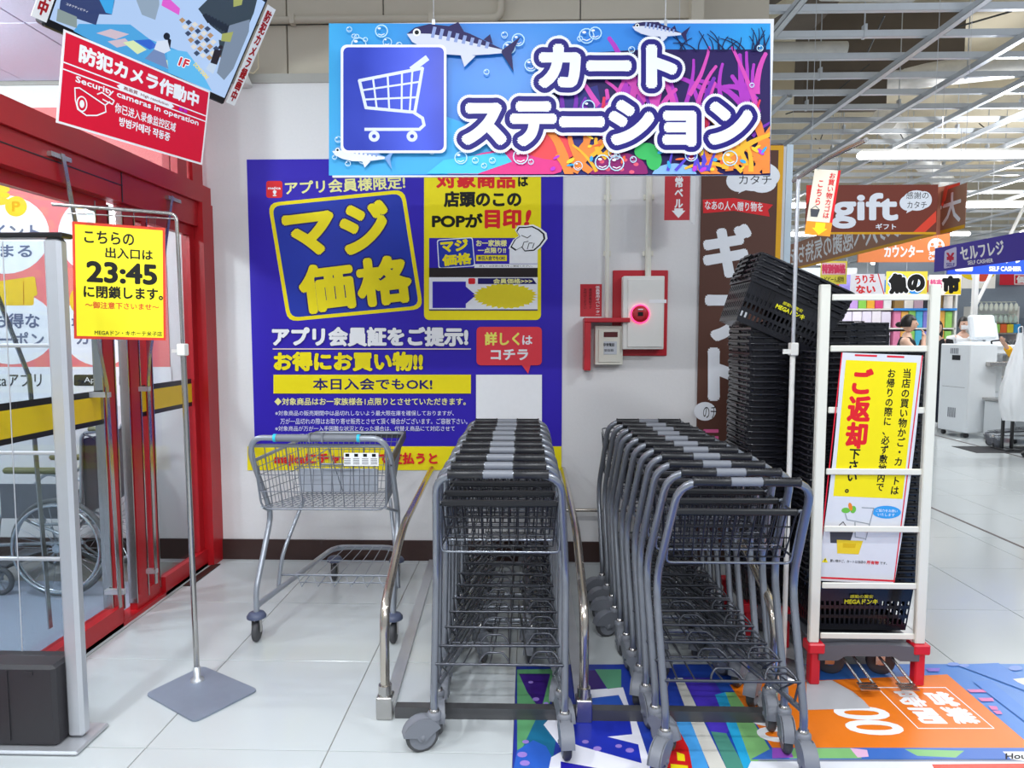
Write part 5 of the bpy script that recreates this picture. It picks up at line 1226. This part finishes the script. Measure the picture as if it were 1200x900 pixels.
# curled banner end behind the gift banner
t = thing('curled_banner', 'curled orange and brown banner end hanging right of the gift banner', 'banner', atY(1110, 245, 4.9))
c = [atY(*p, 4.9) for p in ((1096, 217), (1127, 213), (1118, 272), (1097, 274))]
MB().grid(8, 6, lambda u, v: tuple(c[0].lerp(c[1], u).lerp(c[3].lerp(c[2], u), v)+Vector((0, .12*math.sin(u*3), 0)))).build('sheet', INK('#c98468'), t, w=True)
c2 = [atY(*p, 4.86) for p in ((1112, 217), (1127, 213), (1124, 240), (1108, 235))]
MB().grid(6, 3, lambda u, v: tuple(c2[0].lerp(c2[1], u).lerp(c2[3].lerp(c2[2], u), v)+Vector((0, .12*math.sin(u*3), 0)))).build('ribbon_print', INK('#e8452e'), t, w=True)
MB().tube([atY(1125, 213, 4.9), atY(1127, 150, 4.9)], .002, 4).build('suspension_wire', M_alu, t, w=True)
OR2 = INK('#ee8a52')
o, w2, h2 = board('service_counter_sign', 'orange service counter sign hanging behind the brown banners', 'sign', 1007, 268, 1112, 307, 9, OR2, .03); S = Sheet(o, Y=9)
S.text('サービス', 1030, 271, 1080, 281, [(.05, W_)]); S.text('カウンター', 1036, 287, 1082, 302, [(.05, W_)])
S.poly(S.el(1097, 289, 10, 10), W_); S.polys([S.el(1092.5, 286.5, 1.9, 1.9), S.rr(1089.5, 289, 1095.5, 294, 1), S.el(1101.5, 285, 1.9, 1.9), S.rr(1099, 287.5, 1104, 296, 1), [(1088, 294), (1099, 291), (1099, 292.5), (1090, 296)]], OR2)
S.text('Service', 1088.5, 294.5, 1106, 299, [(.05, OR2), (.03, W_)]); S.text('Counter', 1088, 300, 1106, 305, [(.04, W_)])
MB().tube([atY(1060, 268, 9), (atY(1060, 268, 9).x, 9, 4.0)], .003, 4).build('suspension_wire', M_alu, o, w=True)
o, L, h = angled('self_checkout_banner', 'violet self checkout banner with slanting yen sign', 'banner', (4.02, 6.95), (4.12, 5.3), 2.335, 2.10, INK('#4b3fa4', .45))
S = psheet(o)
S.polys([rpoly([(1107, 294), (1121, 289), (1121, 312), (1106, 315)], 2)], INK('#c8c6e6')); S.text('¥', 1109, 296, 1118.5, 307, [(.05, INK('#c42a48'))]); S.text('SELF', 1109, 308, 1119, 312.5, [(.03, INK('#4b3fa4'))])
S.text('セルフレジ', 1125, 285, 1177, 302, [(.045, W_)], rot=9); S.text('SELF CASHIER', 1134, 304, 1164, 309, [(.03, W_)], rot=6)
o, w2, h2 = board('self_checkout_sign', 'bright blue self checkout sign partly behind the violet banner', 'sign', 1112, 291, 1215, 321, 10, INK('#2a52dc'), .03); S = Sheet(o, Y=10)
S.text('セルフレジ', 1152, 291, 1212, 309, [(.05, W_)]); S.text('SELF CASHIER', 1159, 312, 1197, 318, [(.05, W_)]); S.poly(S.rr(1119, 306, 1140, 318, 2), W_)
MB().tube([atY(1160, 291, 10), (atY(1160, 291, 10).x, 10, 4.0)], .003, 4).build('suspension_wire', M_alu, o, w=True)
def pop(name, label, x0, y0, x1, y1, Y, c, texts, hang=5.2):
    o, w_, h_ = board(name, label, 'sign', x0, y0, x1, y1, Y, INK(c), .006); s = Sheet(o, Y=Y)
    for (tx, a, b_, c_, d_, lay) in texts: s.text(tx, a, b_, c_, d_, lay)
    a = atY((x0+x1)/2, y0, Y); MB().tube([a, (a.x, Y, hang)], .003, 4).build('suspension_wire', M_alu, o, w=True)
    return o, s
o, s = pop('price_sign', 'yellow hanging price sign with pink characters left of the white rack top', 962, 306, 992, 333, 9.5, '#f1ea5a', [])
s.rect(963, 308, 991, 322, INK('#f7c8d4')); s.text('特別価格', 963, 309, 991, 321, [(.09, INK('#e84a70'))]); s.text('どどーん超特', 966, 324, 989, 331, [(.02, BLK)])
o, s = pop('colouring_banner', 'white hanging banner with red characters and a slanted red line', 997, 321, 1036, 345, 12, '#f1eef4', []); s.text('うりえ', 1002, 322, 1026, 332, [(.05, REDI)], rot=6); s.text('ない', 1003, 334, 1026, 344, [(.05, REDI)]); s.polys(s.line([(1029, 321), (1036, 345)], 1.2), REDI)
o, s = pop('brush_banner', 'blue and yellow hanging banner with huge black brush characters', 1039, 318, 1086, 346, 13, '#e6d24a', []); s.polys([s.el(1052, 330, 12, 10), s.el(1072, 334, 11, 11)], INK('#2f8fe0')); s.text('魚の', 1041, 319, 1084, 344, [(.14, W_), (.09, BLK)], rot=4)
o, s = pop('striped_banner', 'white and yellow hanging banner with black brush stroke beneath the violet banner', 1089, 322, 1126, 346, 13.5, '#efe9e2', []); s.polys([[(1106, 345), (1126, 326), (1126, 345)]], INK('#e6c81c')); s.text('市', 1104, 323, 1125, 344, [(.1, BLK)]); s.text('特売', 1090, 327, 1104, 338, [(.05, INK('#e0508a'))])
o, s = pop('red_price_sign', 'red sign with a white price frame on the far right wall', 1172, 320, 1204, 334, 17.8, '#d9283c', [], 3.6); s.polys(s.line([(1189, 322), (1203, 322), (1203, 333), (1189, 333), (1189, 322)], 1), W_); s.text('価', 1191, 323, 1201, 332, [(.05, W_)])
o, s = pop('smile_sign', 'yellow and white sign with a red bowl shape right of the striped banner', 1128, 316, 1166, 338, 15, '#ece8e0', []); s.polys([s.el(1146, 320, 20, 9)], INK('#e8c820')); s.polys([s.el(1150, 322, 12, 10)], W_); s.polys([s.el(1151, 324, 8, 6)], INK('#d8503c'))
o, s = pop('purple_round_sign', 'round violet hanging sign beside the yellow price sign', 984, 322, 1000, 346, 12.5, '#8f82c8', [])
o, s = pop('white_banner', 'plain white hanging panel behind the yellow price sign', 936, 314, 1004, 327, 14, '#e3ebf0', [])

# ================================================================ far shelves with packs
def gondola(name, label, x0, x1, y, zs, depth, m=M_white, back='#d7dbe2'):
    t = thing(name, label, 'shelf', ((x0+x1)/2, y, 0)); w_ = (x1-x0)
    MB().bb(-w_/2, w_/2, depth/2, depth/2+.03, 0, max(zs)+.35).build('back_panel', INK(back), t)
    for z in zs: MB().bb(-w_/2, w_/2, -depth/2, depth/2, z-.03, z).build('shelf_board', m, t)
    for s in (-1, 1): MB().bb(s*w_/2-.02, s*w_/2+.02, -depth/2, depth/2+.03, 0, max(zs)+.35).build('side_panel', m, t)
    return t
gondola('product_shelf', 'long white shelf unit of bright packs behind the woman in black', 6.0, 8.45, 14, (.25, .70, 1.15, 1.60, 1.98, 2.3), .4)
MB()
pal = ['#e86aa8', '#f0b040', '#8fd05a', '#4fb8e8', '#b07ad8', '#f0e45a', '#e84848', '#f6f2ee', '#3f7ad0', '#f4a0c0', '#58c8a8']
def packs(x0, x1, y, z, n, h, cols, label, group, d=.2, name='product_pack'):
    w_ = (x1-x0)/n; r3 = random.Random(int(x0*100+z*1000))
    for k in range(n):
        c_ = cols[k % len(cols)] if not isinstance(cols, str) else cols; hh = h*r3.uniform(.93, 1)
        b = MB().bevbox((0, 0, hh/2), (w_*.92, d, hh), .008); b.bb(-w_*.3, w_*.3, -d/2-.002, -d/2, hh*.45, hh*.7)
        o = b.build(name, INK(c_), loc=(x0+w_*(k+.5), y, z)); tag(o, '%s, %s from the left' % (label, nth(k+1)), 'pack', group)
packs(6.05, 7.2, 13.92, 1.60, 6, .34, ['#eee6ee', '#e9e0f2'], 'white packs with pale print on the fourth shelf behind the baskets', 'white packs on the far shelf')
packs(7.25, 8.4, 13.92, 1.60, 8, .34, ['#e88ab0', '#f2b45a', '#9ad46a', '#5ac0e4', '#8a8ae0'], 'rainbow coloured pack beside the woman on the far shelf', 'rainbow packs on the far shelf')
packs(7.25, 8.4, 13.92, 1.15, 8, .40, ['#e88ab0', '#f2b45a', '#9ad46a', '#5ac0e4', '#8a8ae0'], 'rainbow coloured pack on the lower far shelf', 'rainbow packs on the lower shelf')
packs(6.05, 7.2, 13.92, 1.15, 6, .38, ['#f0e8ee', '#e4d8ea'], 'white pack on the lower shelf behind the baskets', 'white packs on the lower shelf')
packs(6.05, 7.2, 13.92, 1.98, 7, .27, ['#e4508a', '#f0f0f4', '#c8a0e0', '#8fd05a', '#f0b040'], 'bright pack on the fifth shelf left', 'bright packs on the fifth shelf')
packs(7.25, 8.4, 13.92, 1.98, 6, .27, ['#9a7a4a', '#f0e8e0', '#c8a8b8', '#3a3a44'], 'brown or white pack on the fifth shelf right', 'brown packs on the fifth shelf')
packs(6.05, 8.4, 13.92, 2.3, 9, .25, ['#e8603a', '#f0a040', '#d84848', '#3f8ad8', '#f0d840'], 'orange or blue pack along the top shelf', 'packs along the top shelf')
o = MB().bb(7.22, 8.45, 13.77, 13.79, 1.94, 1.985).build('shelf_strip', INK('#3a8fe0'), loc=(7.8, 13.78, 1.96), w=True); tag(o, 'blue price strip along the front of the far shelf', 'price strip')
gondola('glove_rack', 'white wire rack with rows of hanging pale gloves on the far right', 10.1, 11.1, 16, (.5, 1.0, 1.5, 1.75), .3, back='#c9ced2')
for j, z in enumerate((2.06, 1.78)):
    for k in range(8):
        b = MB().sphere((0, 0, .0), .06, 10, 6, (.7, .6, 1.5)); b.tube([(0, 0, .08), (0, .02, .12), (0, .40, .12)], .006, 4); o = b.build('hanging_glove', INK('#e9eee4' if j == 0 else '#c4d8d0'), loc=(10.2+.11*k, 15.75, z+.02)); tag(o, 'pale glove hanging in the %s row of the far rack, %s from the left' % ('upper' if j == 0 else 'lower', nth(k+1)), 'glove', 'gloves in the %s row' % ('upper' if j == 0 else 'lower'))
packs(10.15, 11.05, 15.78, 1.5, 6, .2, ['#e8d23a', '#3fa0e0', '#9ad46a', '#e86a3a'], 'small bright pack below the hanging gloves', 'small packs below the gloves')
packs(10.15, 11.05, 15.86, 1.0, 6, .3, ['#2a5ad0', '#4a7ae0', '#d83a7a'], 'blue or pink pack on the lower rack shelf', 'packs on the lower rack shelf')
struct(MB().bb(9.0, 16, 18, 18.2, 0, 3.4), 'wall_right', mat('blue_grey_wall', '#98a4b4', .7))
gondola('card_shelf', 'grey shelf unit with price cards at the right edge', 12.1, 13.4, 17.2, (.6, 1.05, 1.5), .4, mat('shelf_grey', '#8b97a6', .5), back='#98a4b4')
packs(12.15, 13.3, 17.05, 1.05, 4, .36, ['#8fc4e8', '#3a4ad0', '#b8d8ee'], 'pale blue box on the grey shelf at the right edge', 'boxes on the grey shelf')
packs(12.15, 13.3, 17.05, .6, 4, .3, ['#e0406a', '#f0f0f0', '#3a7ad0'], 'pink or white box on the low grey shelf', 'boxes on the low grey shelf')
for k in range(4):
    o = thing('price_card', 'white price card with large number over the grey shelf, %s from the left' % nth(k+1), 'price card', (12.25+.32*k, 17.02, 1.95), group='price cards over the grey shelf'); MB().bb(-.13, .13, 0, .01, -.2, .22).build('card', INK('#b9a49c'), o)
    s = Sheet(o); s.rect(-.12, -.02, .12, .12, W_); s.text('53', -.1, -.01, .09, .11, [(.05, BLK)]); MB().tube([(0, .005, .22), (0, .15, .3)], .006, 4).build('hook', M_alu, o)

# ================================================================ self checkout machines
M_sc = mat('checkout_white', '#dfe4e8', .35, var=.02)
def checkout(x, y, rz, label):
    t = thing('self_checkout', label, 'checkout machine', (x, y, 0), (0, 0, rz))
    MB().bevbox((0, 0, .71), (.46, .52, 1.26), .012).build('cabinet', M_sc, t)
    MB().bb(-.235, -.23, -.10, .04, 1.11, 1.18).build('slot', M_black, t)
    b = MB()
    for k in range(5): b.bb(-.234, -.231, -.06+.03*k, -.045+.03*k, .28, .42); b.bb(-.234, -.231, -.06+.03*k, -.045+.03*k, 1.2, 1.28)
    b.build('vent', M_grey, t)
    MB().bb(-.2315, -.2305, -.2, .2, .72, .724).build('door_seam', M_dark, t)
    for sx in (-1, 1):
        for sy in (-1, 1): MB().lathe([(0, -.015), (.035, -.015), (.035, .015), (0, .015)], (sx*.17, sy*.2, .04), 12, Matrix.Rotation(math.pi/2, 3, 'Y')).build('caster', M_black, t)
    return t
checkout(6.36, 10.05, R(12), 'white self checkout cabinet behind the right post of the white rack')
t = thing('checkout_head', 'white self checkout screen and scanner head on top of the cabinet row', 'checkout machine', (6.66, 10.1, 0), (0, 0, R(8)))
MB().bevbox((0, .15, 1.0), (.44, .4, .74), .02).build('body', M_sc, t); MB().bevbox((-.02, .1, 1.58), (.40, .10, .36), .03, Matrix.Rotation(-.2, 3, 'X')).build('screen_back', M_sc, t)
MB().bevbox((.1, -.05, 1.26), (.36, .30, .14), .02).build('printer', M_sc, t); MB().tube(bend([(-.1, -.2, 1.32), (-.15, -.22, 1.38), (.0, -.25, 1.40), (.15, -.22, 1.34)], .03), .012, 6).build('scanner_cable', M_black, t)
MB().bevbox((.36, -.08, 1.33), (.16, .10, .08), .01, Matrix.Rotation(.5, 3, 'Y')).build('hand_scanner', M_black, t); MB().bevbox((.0, -.2, 1.06), (.5, .3, .06), .006).build('scale_tray', M_steel, t)
t = thing('bagging_stand', 'low white bagging cabinet with thin steel posts right of the checkout cabinets', 'bagging stand', (6.72, 9.55, 0), (0, 0, R(10)))
MB().bevbox((0, 0, .31), (.50, .52, .48), .01).build('cabinet', M_sc, t); MB().bevbox((0, 0, .572), (.54, .56, .035), .004).build('top_plate', M_steel, t)
MB().bb(-.14, -.05, -.265, -.26, .44, .49).build('slot', M_black, t)
b = MB()
for x in (-.2, -.12, .18): b.cyl((x, -.1, .59), (x, -.1, 1.02), .008, 8)
b.tube(bend([(-.1, -.24, .59), (-.1, -.24, .64), (.1, -.24, .64), (.1, -.24, .59)], .02), .006, 6); b.build('bag_post', M_steel, t)
for sx in (-1, 1): MB().lathe([(0, -.015), (.04, -.015), (.04, .015), (0, .015)], (sx*.18, -.18, .04), 12, Matrix.Rotation(math.pi/2, 3, 'Y')).build('caster', M_black, t)
for x, lb in ((6.08, 'left of the two black posts at the right edge of the picture'), (6.2, 'right of the two black posts at the right edge of the picture')):
    t = thing('queue_post', lb, 'post', (x, 8.85, 0), group=None); MB().bevbox((0, 0, .39), (.028, .04, .76), .004).build('post', M_black, t); MB().bevbox((0, 0, .012), (.10, .3, .016), .004).build('foot', M_black, t)
o = MB().bb(5.6, 6.6, 8.6, 9.1, .0008, .004).build('black_mat', mat('mat_black', '#26262a', .7), loc=(6.1, 8.85, 0), w=True); tag(o, 'black floor mat under the two black posts', 'floor mat')
km = kmap_of(cL0); c = copy_tree(cL0, km); tag(c, 'silver shopping cart parked at the self checkout at the right edge', 'shopping cart'); c['group'] = 'cart at the checkout'; c.location = (6.75, 8.9, 0); c.rotation_euler = (0, 0, R(75))
for k in range(5):
    basket('black basket, %s from the bottom of the small pile by the black posts' % nth(k+1), 'small pile of baskets at the checkout', (6.55, 9.05, .42+.035*k), (0, 0, R(80)), full=(k in (0, 4)), body=(k == 4))

# ================================================================ people in the shop
SKIN = mat('skin', '#e0b49c', .5, var=.05); HAIR = mat('hair_black', '#17120f', .45, var=.3, scale=80, bump=.4)
def skin_mesh(name, nodes, edges, m, parent, sub=2, root=0):
    me = bpy.data.meshes.new(name); me.from_pydata([n[0] for n in nodes], edges, []); o = bpy.data.objects.new('tmp_body', me); COL.objects.link(o)
    md = o.modifiers.new('s', 'SKIN'); 
    for i, n in enumerate(nodes):
        v = me.skin_vertices[0].data[i]; r_ = n[1]; v.radius = (r_, r_) if not isinstance(r_, tuple) else r_; v.use_root = (i == root)
    md.use_smooth_shade = True
    s_ = o.modifiers.new('u', 'SUBSURF'); s_.levels = sub; s_.render_levels = sub
    dg = bpy.context.evaluated_depsgraph_get(); out = bpy.data.meshes.new_from_object(o.evaluated_get(dg)); out.name = name
    bpy.data.objects.remove(o); out.materials.clear(); out.materials.append(m)
    for p in out.polygons: p.use_smooth = True
    q = bpy.data.objects.new(name, out); COL.objects.link(q); q.parent = parent; return q
def hand(nodes, edges, wi, W0, d, up, side):
    """palm and five fingers growing from wrist vertex wi"""
    d = d.normalized(); up = (up-d*up.dot(d)).normalized(); s = d.cross(up)*side
    nodes.append((W0+d*.055, (.030, .018))); pi = len(nodes)-1; edges.append((wi, pi))
    for k in range(4):
        base = W0+d*.09+s*(.027-.018*k); L = (.065, .075, .07, .055)[k]
        for j, f in enumerate((0, .5, 1.0)):
            nodes.append((base+d*L*f*(1-.25*f)-up*.03*f*f, .0095-.001*j)); edges.append((pi if j == 0 else len(nodes)-2, len(nodes)-1))
    nodes.append((W0+d*.05+s*.035, .011)); edges.append((pi, len(nodes)-1)); nodes.append((W0+d*.085+s*.052-up*.012, .009)); edges.append((len(nodes)-2, len(nodes)-1))
def person(label, loc, rz, H, top_m, leg_m, arms, sleeveless=True, lean=0.0, hair='tail', mask=False, head_turn=0.0):
    t = thing('person', label, 'person', loc, (0, 0, rz)); k = H/1.7; V = lambda x, y, z: Vector((x*k, (y-lean*max(0, z-.9))*k, z*k))
    # body faces -y in its own frame
    N = [(V(0, 0, .95), .125*k), (V(0, .0, 1.10), .105*k), (V(0, 0, 1.25), (.135*k, .10*k)), (V(0, .01, 1.37), (.125*k, .085*k)), (V(0, .01, 1.45), .055*k), (V(0, -.005, 1.52), .048*k)]
    E_ = [(0, 1), (1, 2), (2, 3), (3, 4), (4, 5)]
    for s in (-1, 1):
        b0 = len(N); N += [(V(s*.095, 0, .86), .088*k), (V(s*.10, -.01, .50), .058*k), (V(s*.10, .01, .10), .038*k), (V(s*.105, -.06, .045), .036*k), (V(s*.11, -.15, .03), .030*k)]
        E_ += [(0, b0), (b0, b0+1), (b0+1, b0+2), (b0+2, b0+3), (b0+3, b0+4)]
        sh, el, wr = arms[0 if s < 0 else 1]; b1 = len(N)
        N += [(V(s*.165, .01, 1.385), .055*k), (V(*el), .038*k), (V(*wr), .026*k)]; E_ += [(3, b1), (b1, b1+1), (b1+1, b1+2)]
        hand(N, E_, b1+2, V(*wr), V(*wr)-V(*el), Vector((0, -1, .2)), s)
    skin_mesh('body', N, E_, SKIN, t)
    # head with face
    hc = V(0, -.015, 1.62); q = Matrix.Rotation(head_turn, 3, 'Z'); b = MB()
    def hf(u, v):
        th = u*2*math.pi; ph = v*math.pi; x = math.sin(ph)*math.cos(th); y = math.sin(ph)*math.sin(th); z = math.cos(ph)
        w_ = 1-.22*max(0, -z)**1.5; p = Vector((x*.073*w_, y*.092*w_, z*.115))
        fr = max(0, -y)
        if fr > .6: p.y -= .020*math.exp(-((x/.16)**2+((z+.08)/.2)**2)) - .006*math.exp(-(((abs(x)-.42)/.2)**2+((z-.08)/.12)**2)) + .006*math.exp(-((x/.25)**2+((z+.45)/.1)**2))
        return tuple(hc+q @ (p*k))
    b.grid(32, 24, hf); hd = b.build('head', SKIN, t)
    b = MB()
    for s in (-1, 1): b.sphere(hc+q @ Vector((s*.031, -.082, .005))*k, .010*k, 8, 6, (1.3, .6, .7))
    b.build('eyes', BLK, hd)
    b = MB(); b.sphere(hc+q @ Vector((0, -.088, -.052))*k, .016*k, 8, 6, (1.3, .4, .4)); b.build('mouth', INK('#b5605c'), hd)
    b = MB()
    for s in (-1, 1): b.sphere(hc+q @ Vector((s*.074, .005, -.005))*k, .02*k, 8, 6, (.35, .8, 1.3))
    b.build('ears', SKIN, hd)
    b = MB()
    def hr(u, v):
        th = u*2*math.pi; ph = v*math.pi*.62; x = math.sin(ph)*math.cos(th); y = math.sin(ph)*math.sin(th); z = math.cos(ph)
        lim = 1.0 if y > -.35 else .62; ph *= lim; x = math.sin(ph)*math.cos(th); y = math.sin(ph)*math.sin(th); z = math.cos(ph)
        return tuple(hc+q @ (Vector((x*.083, y*.100+.006, z*.124+.004))*k))
    b.grid(28, 12, hr)
    if hair == 'tail': b.sphere(hc+q @ Vector((0, .115, -.01))*k, .042*k, 12, 8, (1, 1.1, .9))
    if hair == 'long': b.sphere(hc+q @ Vector((0, .05, -.09))*k, .085*k, 12, 8, (1.05, .75, 1.9))
    b.build('hair', HAIR, t)
    if mask: b = MB(); b.grid(10, 8, lambda u, v: tuple(hc+q @ (Vector(((u-.5)*.14, -.098+.6*(u-.5)**2*.2-.006*math.sin(v*3), -.015-.07*v))*k))); b.build('face_mask', W_, t)
    # clothing follows the trunk
    b = MB(); prof = [(.78, .150, .118), (.86, .158, .122), (.98, .150, .116), (1.10, .132, .108), (1.24, .158, .120), (1.34, .162, .112), (1.40, .145, .095), (1.445, .105, .075)]
    def cl(u, v):
        i = min(len(prof)-2, int(v*(len(prof)-1))); f = v*(len(prof)-1)-i; z = prof[i][0]*(1-f)+prof[i+1][0]*f; rx = prof[i][1]*(1-f)+prof[i+1][1]*f; ry = prof[i][2]*(1-f)+prof[i+1][2]*f
        th = u*2*math.pi; vneck = .06*max(0, -math.sin(th))**6*max(0, v-.85)/.15; p = V(rx*math.cos(th), ry*math.sin(th)+.005, z-vneck); return tuple(p)
    b.grid(28, 21, cl); b.build('top', top_m, t)
    if not sleeveless:
        for s, A in ((-1, arms[0]), (1, arms[1])):
            b = MB(); b.tube([V(s*.12, .01, 1.39), V(s*.17, .01, 1.375), V(*A[1]), V(*A[2]).lerp(V(*A[1]), .12)], [.06*k, .068*k, .056*k, .045*k], 14); b.build('sleeve', top_m, t)
    for s in (-1, 1):
        b = MB(); b.tube([V(s*.08, 0, .93), V(s*.098, 0, .84), V(s*.102, -.01, .50), V(s*.10, .01, .09)], [.11*k, .105*k, .076*k, .064*k], 14); b.build('trouser_leg', leg_m, t)
        b = MB(); b.bevbox(V(s*.108, -.075, .04), (.085*k, .26*k, .08*k), .025); b.build('shoe', M_black, t)
    return t
blk = mat('cloth_black', '#17171b', .8); dkb = mat('cloth_navy', '#2a3040', .8); yel = mat('cloth_yellow', '#f2b81c', .7); wht = mat('cloth_white', '#e9ebee', .7)
person('woman with tied black hair in a sleeveless black top resting her hand at her chin', (5.04, 9.25, 0), R(55), 1.70, blk, dkb, ((None, (-.16, -.20, 1.16), (-.01, -.19, 1.41)), (None, (.22, -.10, 1.12), (.02, -.24, 1.18))), head_turn=R(10))
person('shop worker in white with dark hair and face mask behind the checkout machines', (7.08, 11.35, 0), R(-10), 1.72, wht, dkb, ((None, (-.24, .02, 1.1), (-.26, -.12, .9)), (None, (.24, .02, 1.1), (.26, -.12, .9))), sleeveless=False, hair='none', mask=True)
person('dark haired shopper in black half hidden behind the right post of the white rack', (6.42, 10.95, 0), R(-30), 1.66, blk, dkb, ((None, (-.24, .02, 1.1), (-.26, -.12, .9)), (None, (.24, .02, 1.1), (.26, -.12, .9))), sleeveless=False, hair='long')
person('shopper in yellow at the right edge reaching for the white plastic bag', (6.18, 8.3, 0), R(-75), 1.50, yel, dkb, ((None, (-.22, -.20, 1.30), (-.16, -.46, 1.52)), (None, (.24, -.05, 1.1), (.24, -.25, .98))), sleeveless=False, hair='long', lean=.1)
t = thing('sign_pole', 'white square pole with a slanting brace rising behind the self checkout cabinets', 'pole', (6.95, 10.9, 0))
MB().bevbox((0, 0, 1.25), (.07, .07, 2.5), .006).build('pole', M_white, t); MB().tube([(.03, 0, 1.95), (1.05, .2, 4.0)], .025, 8).build('brace', M_white, t); MB().bevbox((0, 0, .02), (.3, .3, .03), .006).build('foot', M_white, t)
t = thing('counter_block', 'tall white counter box standing left behind the checkout screen', 'counter', (6.9, 10.55, 0), (0, 0, R(8)))
MB().bevbox((0, 0, .68), (.36, .3, 1.3), .01).build('body', M_sc, t); MB().bevbox((0, 0, 1.42), (.3, .2, .16), .03).build('cover', M_sc, t); MB().bevbox((0, -.12, 1.5), (.22, .02, .30), .006, Matrix.Rotation(-.25, 3, 'X')).build('display', M_sc, t)
# white plastic bag
bg_ = thing('plastic_bag', 'large thin white plastic bag hanging open at the right edge', 'bag', (5.78, 8.2, .42))
b = MB()
def bagf(u, v):
    th = u*2*math.pi; r_ = .03+.19*math.sin(min(1, v*1.15)*math.pi/2)**1.4*(1-.25*max(0, v-.85)/.15); z = 1.08-1.02*v-.18*max(0, v-.9)
    wob = 1+.10*math.sin(7*th+5*v)+.05*math.sin(13*th-8*v); return (r_*wob*math.cos(th)+.04*v, r_*.6*wob*math.sin(th), z)
b.grid(48, 24, bagf); b._add([(.04, 0, -.12)], []); b.build('bag_film', mat('bag_white', '#eef0f2', .35, var=.03, scale=8, bump=.3), bg_)
MB().tube(bend([(-.02, 0, 1.05), (-.03, 0, 1.14), (.02, 0, 1.16), (.03, 0, 1.05)], .02), .006, 6).build('bag_handle', MATS['bag_white'], bg_)
